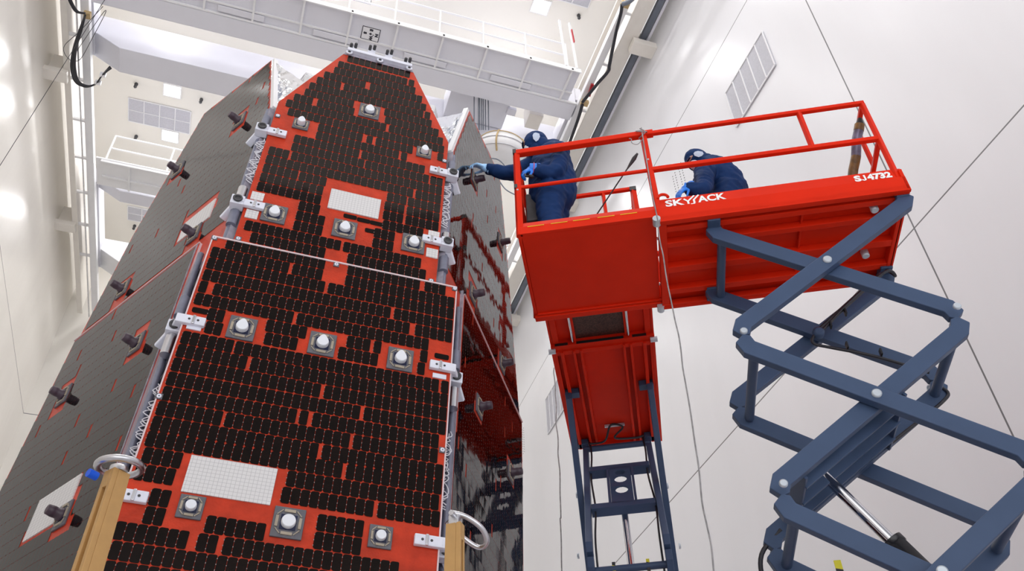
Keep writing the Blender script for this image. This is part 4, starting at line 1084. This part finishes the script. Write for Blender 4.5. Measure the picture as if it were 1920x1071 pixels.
def head_mesh(b, c, face, up, s=1.):
    """head with brow, eye sockets, nose, lips, chin and ears"""
    face = face.normalized(); up = (up-face*up.dot(face)).normalized(); side = face.cross(up)
    nu, nv = 40, 30; vs = []; fs = []
    for j in range(nv+1):
        ph = PI*j/nv
        for i in range(nu):
            th = 2*PI*i/nu
            x, y, z = math.sin(ph)*math.cos(th), math.sin(ph)*math.sin(th), math.cos(ph)
            r = V((x*.096, y*.076*(1-.10*max(0, -z)), z*.118))
            g = lambda yy, zz, w, h: math.exp(-((y-yy)/w)**2-((z-zz)/h)**2) if x > 0 else 0
            r.x += .022*g(0, -.12, .11, .16)+.010*g(0, .05, .08, .14)-.010*(g(.36, .06, .17, .11)+g(-.36, .06, .17, .11))+.006*(g(.3, .24, .3, .08)+g(-.3, .24, .3, .08))
            r.x += .007*g(0, -.44, .26, .05)+.006*g(0, -.56, .22, .05)-.004*g(0, -.50, .26, .03)+.012*g(0, -.82, .30, .14)
            vs.append(c+(face*r.x+side*r.y+up*r.z)*s)
    for j in range(nv):
        for i in range(nu): fs.append((j*nu+i, (j+1)*nu+i, (j+1)*nu+(i+1) % nu, j*nu+(i+1) % nu))
    b.add(vs, fs, 0, True)
    for k in (-1, 1): b.ball(c+side*(k*.078)*s-face*.005*s-up*.005*s, (.018*s, .010*s, .032*s), (face, side, up))
def person(label, head_c, face, up, spine, spine_r, sh, arms, legs, hood_r, deck_z, patch, mask=True):
    """spine: pelvis -> neck; arms: [(shoulder, elbow, wrist)]; legs: [(hip, knee, ankle, toe)]"""
    b = MB(); head_mesh(b, head_c, face, up)
    b.tube([spine[-1], head_c-up*.06], [.055, .05], 14, round_end=True)
    b.tube(spine, [r*.78 for r in spine_r], 16, round_end=True)
    b.tube(sh, [.06]*len(sh), 12, round_end=True)
    for a in arms: b.tube(smooth_path(a, 3), [.050-.020*i/6 for i in range(7)], 12, round_end=True)
    for l in legs: b.tube(smooth_path(l[:3], 3), [.085-.042*i/6 for i in range(7)], 12, round_end=True); b.tube([l[2], l[3]], [.036, .03], 10, round_end=True)
    p = remeshed(b, 'person', m_skin, None, .011, 3)
    tag(p, label, 'person')
    # coverall
    b = MB(); b.tube(smooth_path(spine, 3), [spine_r[min(int(i/3), len(spine_r)-1)]*(1-(i % 3)/3)+spine_r[min(int(i/3)+1, len(spine_r)-1)]*((i % 3)/3) for i in range(3*(len(spine)-1)+1)], 20, round_end=True)
    b.tube(sh, [.098]*len(sh), 16, round_end=True)
    for a in arms: b.tube(smooth_path(a, 3), [.088, .086, .082, .078, .070, .062, .052], 16)
    for l in legs:
        b.tube(smooth_path(l[:3], 3), [.150, .145, .132, .118, .108, .100, .085], 18)
        b.tube([l[2]+Z*.02, l[2]*.4+l[3]*.6, l[3]], [.075, .065, .050], 14, round_end=True)
    b.tube([spine[-1], head_c-up*.09], [.098, .085], 16, round_end=True)
    remeshed(b, 'coverall', m_suit, p, .014, 4, (.011, 7.5))
    # hood, open round the face
    b = MB(); face = face.normalized(); side = face.cross(up).normalized()
    R = hood_r
    b.ball(head_c-face*.012+up*.006, (R*1.0, R*.86, R*1.13), (face, side, up), 0, 22, 16)
    b.tube([head_c-up*.05-face*.03, spine[-1]-face*.02], [R*.82, .112], 18, round_end=True)
    h = remeshed(b, 'hood', m_suit, p, .011, 3, (.005, 11))
    if mask:
        b = MB(); b.ball(head_c+face*.066-up*.035, (.064, .058, .062), (face, side, up)); b.build('face_mask', m_mask, p)
        b = MB(); b.ball(head_c+face*.074+up*.030, (.050, .066, .026), (face, side, up)); b.build('face_opening', m_skin, p)
        b = MB(); b.tube([head_c+face*.122+up*.026+side*.055, head_c+face*.128+up*.028, head_c+face*.122+up*.026-side*.055], .010, 8); b.build('glasses', m_navy, p)
    pc, pu, pv, w, hh = patch
    n = (pc-head_c).normalized(); U = (pu-n*pu.dot(n)).normalized(); W = n.cross(U)
    b = MB(); vs = []; ring = [(0, .55), (.42, .42), (.5, 0), (.30, -.42), (0, -.62), (-.34, -.3), (-.42, .15), (-.28, .46)]
    for k in (1, .5, 0):
        for x, y in ring:
            q = head_c+n*(R*1.02)+U*(x*w*k)+W*(y*hh*k)
            dq = (q-head_c).normalized(); vs.append(head_c+dq*((pc-head_c).length))
    N_ = len(ring); fs = [(j*N_+i, j*N_+(i+1) % N_, (j+1)*N_+(i+1) % N_, (j+1)*N_+i) for j in range(2) for i in range(N_)]
    b.add(vs, fs, 0, True); b.build('hood_patch', m_patch, p)
    return p
DZ = P1(0, 0, .05).z
Q = lambda px, py, y: ony(px, py, y)
# --- standing person, far arm reaching to the right-hand solar panel
hip = Q(1037, 366, 5.40); hd = Q(1003, 270, 5.43)
fc = V((-.80, .38, -.30)); upv1 = V((-.22, .1, 1))
spine = [hip, Q(1036, 340, 5.40), Q(1034, 312, 5.40), Q(1032, 290, 5.40), Q(1017, 283, 5.42)]
sh = [Q(1050, 284, 5.22), Q(1036, 284, 5.40), Q(1016, 294, 5.56)]
wr_n = Q(999, 317, 5.20); wr_f = Q(913, 316, 5.70)
arms = [[sh[0], Q(1042, 322, 5.16), wr_n], [sh[2], Q(962, 324, 5.64), wr_f]]
hx = V((hip.x, hip.y, 0))
legs = []
for s_ in (-1, 1):
    h0 = hip+ey1*(.10*s_)-Z*.05; an = V((hip.x, hip.y, DZ+.09))+ey1*(.13*s_)-ex1*.02
    legs.append([h0, (h0+an)/2-ex1*.03, an, an-ex1*.17-Z*.04])
pd = (Q(1003, 257, 5.30)-hd)
per1 = person('person in dark blue hooded coverall standing on the lift, arm stretched to the spacecraft', hd, fc, upv1, spine, [.225, .235, .205, .175, .105], sh, arms, legs, .128, DZ,
       (hd+(UX*.070+(CAM-hd).normalized()*.125+RX*.010).normalized()*.150, RX.copy(), Z, .075, .085))
gd = (Q(880, 305, 5.74)-wr_f)
hand('glove', wr_f, gd, V((-.3, .6, -.8)), (.25, .45, .6, .75), m_glovew, per1, 1.28, .8, -1)
hand('glove', wr_n, Q(980, 324, 5.22)-wr_n, V((-.3, .5, -.8)), (.7, .8, .85, .9), m_glove, per1, 1.15, .8, 1)
b = MB(); b.tube([wr_n+(wr_n-arms[0][1]).normalized()*-.03, wr_n+(wr_n-arms[0][1]).normalized()*.035], [.060, .052], 16); b.build('glove_cuff', m_glove, per1)
b = MB(); b.tube([wr_f-gd.normalized()*.035, wr_f+gd.normalized()*.03], [.050, .042], 16); b.build('glove_cuff', m_glovew, per1)
dcf = (wr_n-arms[0][1]).normalized(); e1 = dcf.orthogonal().normalized(); e2 = dcf.cross(e1)
b = MB(); b.tube([wr_n-dcf*.004+(e1*math.cos(k*PI/10)+e2*math.sin(k*PI/10))*.061 for k in range(20)], .004, 6, closed=True); b.build('wrist_strap', mat('pink_strap', (.75, .08, .16), .5, var=.05), per1)
sw = Q(996, 331, 5.14); b = MB(); b.ball(sw, (.03, .02, .018)); b.tube([sw, sw-ex1*.05+Z*.012, Q(984, 326, 5.2)], [.012, .010, .008], 8, round_end=True)
tag(b.build('small_tool', m_black), 'small black tool held in the bright blue gloved hand', 'tool')

# --- stooping person further right on the same deck
hip = Q(1366, 362, 4.86); hd = Q(1307, 302, 4.90)
fc = V((-.86, -.02, -.62)); upv2 = V((-.60, .05, .80))
spine = [hip, Q(1358, 345, 4.86), Q(1345, 330, 4.86), Q(1332, 318, 4.87), Q(1320, 309, 4.88)]
sh = [Q(1320, 326, 4.70), Q(1328, 317, 4.87), Q(1325, 308, 5.04)]
wr1 = Q(1288, 352, 4.66); wr2 = Q(1300, 366, 5.05)
arms = [[sh[0], Q(1318, 357, 4.62), wr1], [sh[2], Q(1312, 350, 5.08), wr2]]
legs = []
for s_ in (-1, 1):
    h0 = hip+ey1*(.10*s_)-Z*.05; an = V((hip.x, hip.y, DZ+.09))+ey1*(.14*s_)-ex1*.04
    legs.append([h0, (h0+an)/2-ex1*.10, an, an-ex1*.17-Z*.04])
per2 = person('person in blue hooded coverall stooping on the near lift above the white lettering', hd, fc, upv2, spine, [.19, .195, .185, .165, .105], sh, arms, legs, .122, DZ,
       (hd+(UX*.060+(CAM-hd).normalized()*.110+RX*.010).normalized()*.144, RX.copy(), Z, .10, .055))
hand('glove', wr1, Q(1273, 362, 4.68)-wr1, V((-.3, .4, -.9)), (.3, .4, .45, .5), m_glove, per2, 1.15, .7, 1)
hand('glove', wr2, Q(1290, 374, 5.05)-wr2, V((-.3, .4, -.9)), (.5, .5, .6, .6), m_glove, per2, 1.1, .7, -1)
dcf = (wr1-arms[0][1]).normalized()
b = MB(); b.tube([wr1-dcf*.05, wr1-dcf*.02], [.062, .058], 16); b.build('wrist_strap', m_dark, per2)
b = MB(); b.tube([wr1-dcf*.02, wr1+dcf*.03], [.050, .044], 16); b.build('glove_cuff', m_glove, per2)

# ================================================================== light and exposure
w = bpy.data.worlds.new('world'); SC.world = w; w.use_nodes = True
bg = w.node_tree.nodes['Background']; bg.inputs[0].default_value = (.97, .97, 1, 1); bg.inputs[1].default_value = 1
_n = w.node_tree.nodes; _l = w.node_tree.links
_tc = _n.new('ShaderNodeTexCoord'); _sp = _n.new('ShaderNodeSeparateXYZ'); _mr = _n.new('ShaderNodeMapRange'); _mr.interpolation_type = 'SMOOTHSTEP'
_mr.inputs['From Min'].default_value = .22; _mr.inputs['From Max'].default_value = .50; _mr.inputs['To Min'].default_value = 2.0; _mr.inputs['To Max'].default_value = .45
_l.new(_tc.outputs['Generated'], _sp.inputs[0]); _l.new(_sp.outputs['Z'], _mr.inputs['Value']); _l.new(_mr.outputs[0], bg.inputs[1])
vs = SC.view_settings
SC.display_settings.display_device = 'sRGB'
vs.view_transform = 'Standard'; vs.look = 'None'; vs.gamma = 1; vs.use_curve_mapping = False; vs.exposure = 0.0
cy = SC.cycles
cy.max_bounces = 8; cy.diffuse_bounces = 5; cy.glossy_bounces = 4; cy.sample_clamp_indirect = 8
cy.use_denoising = True
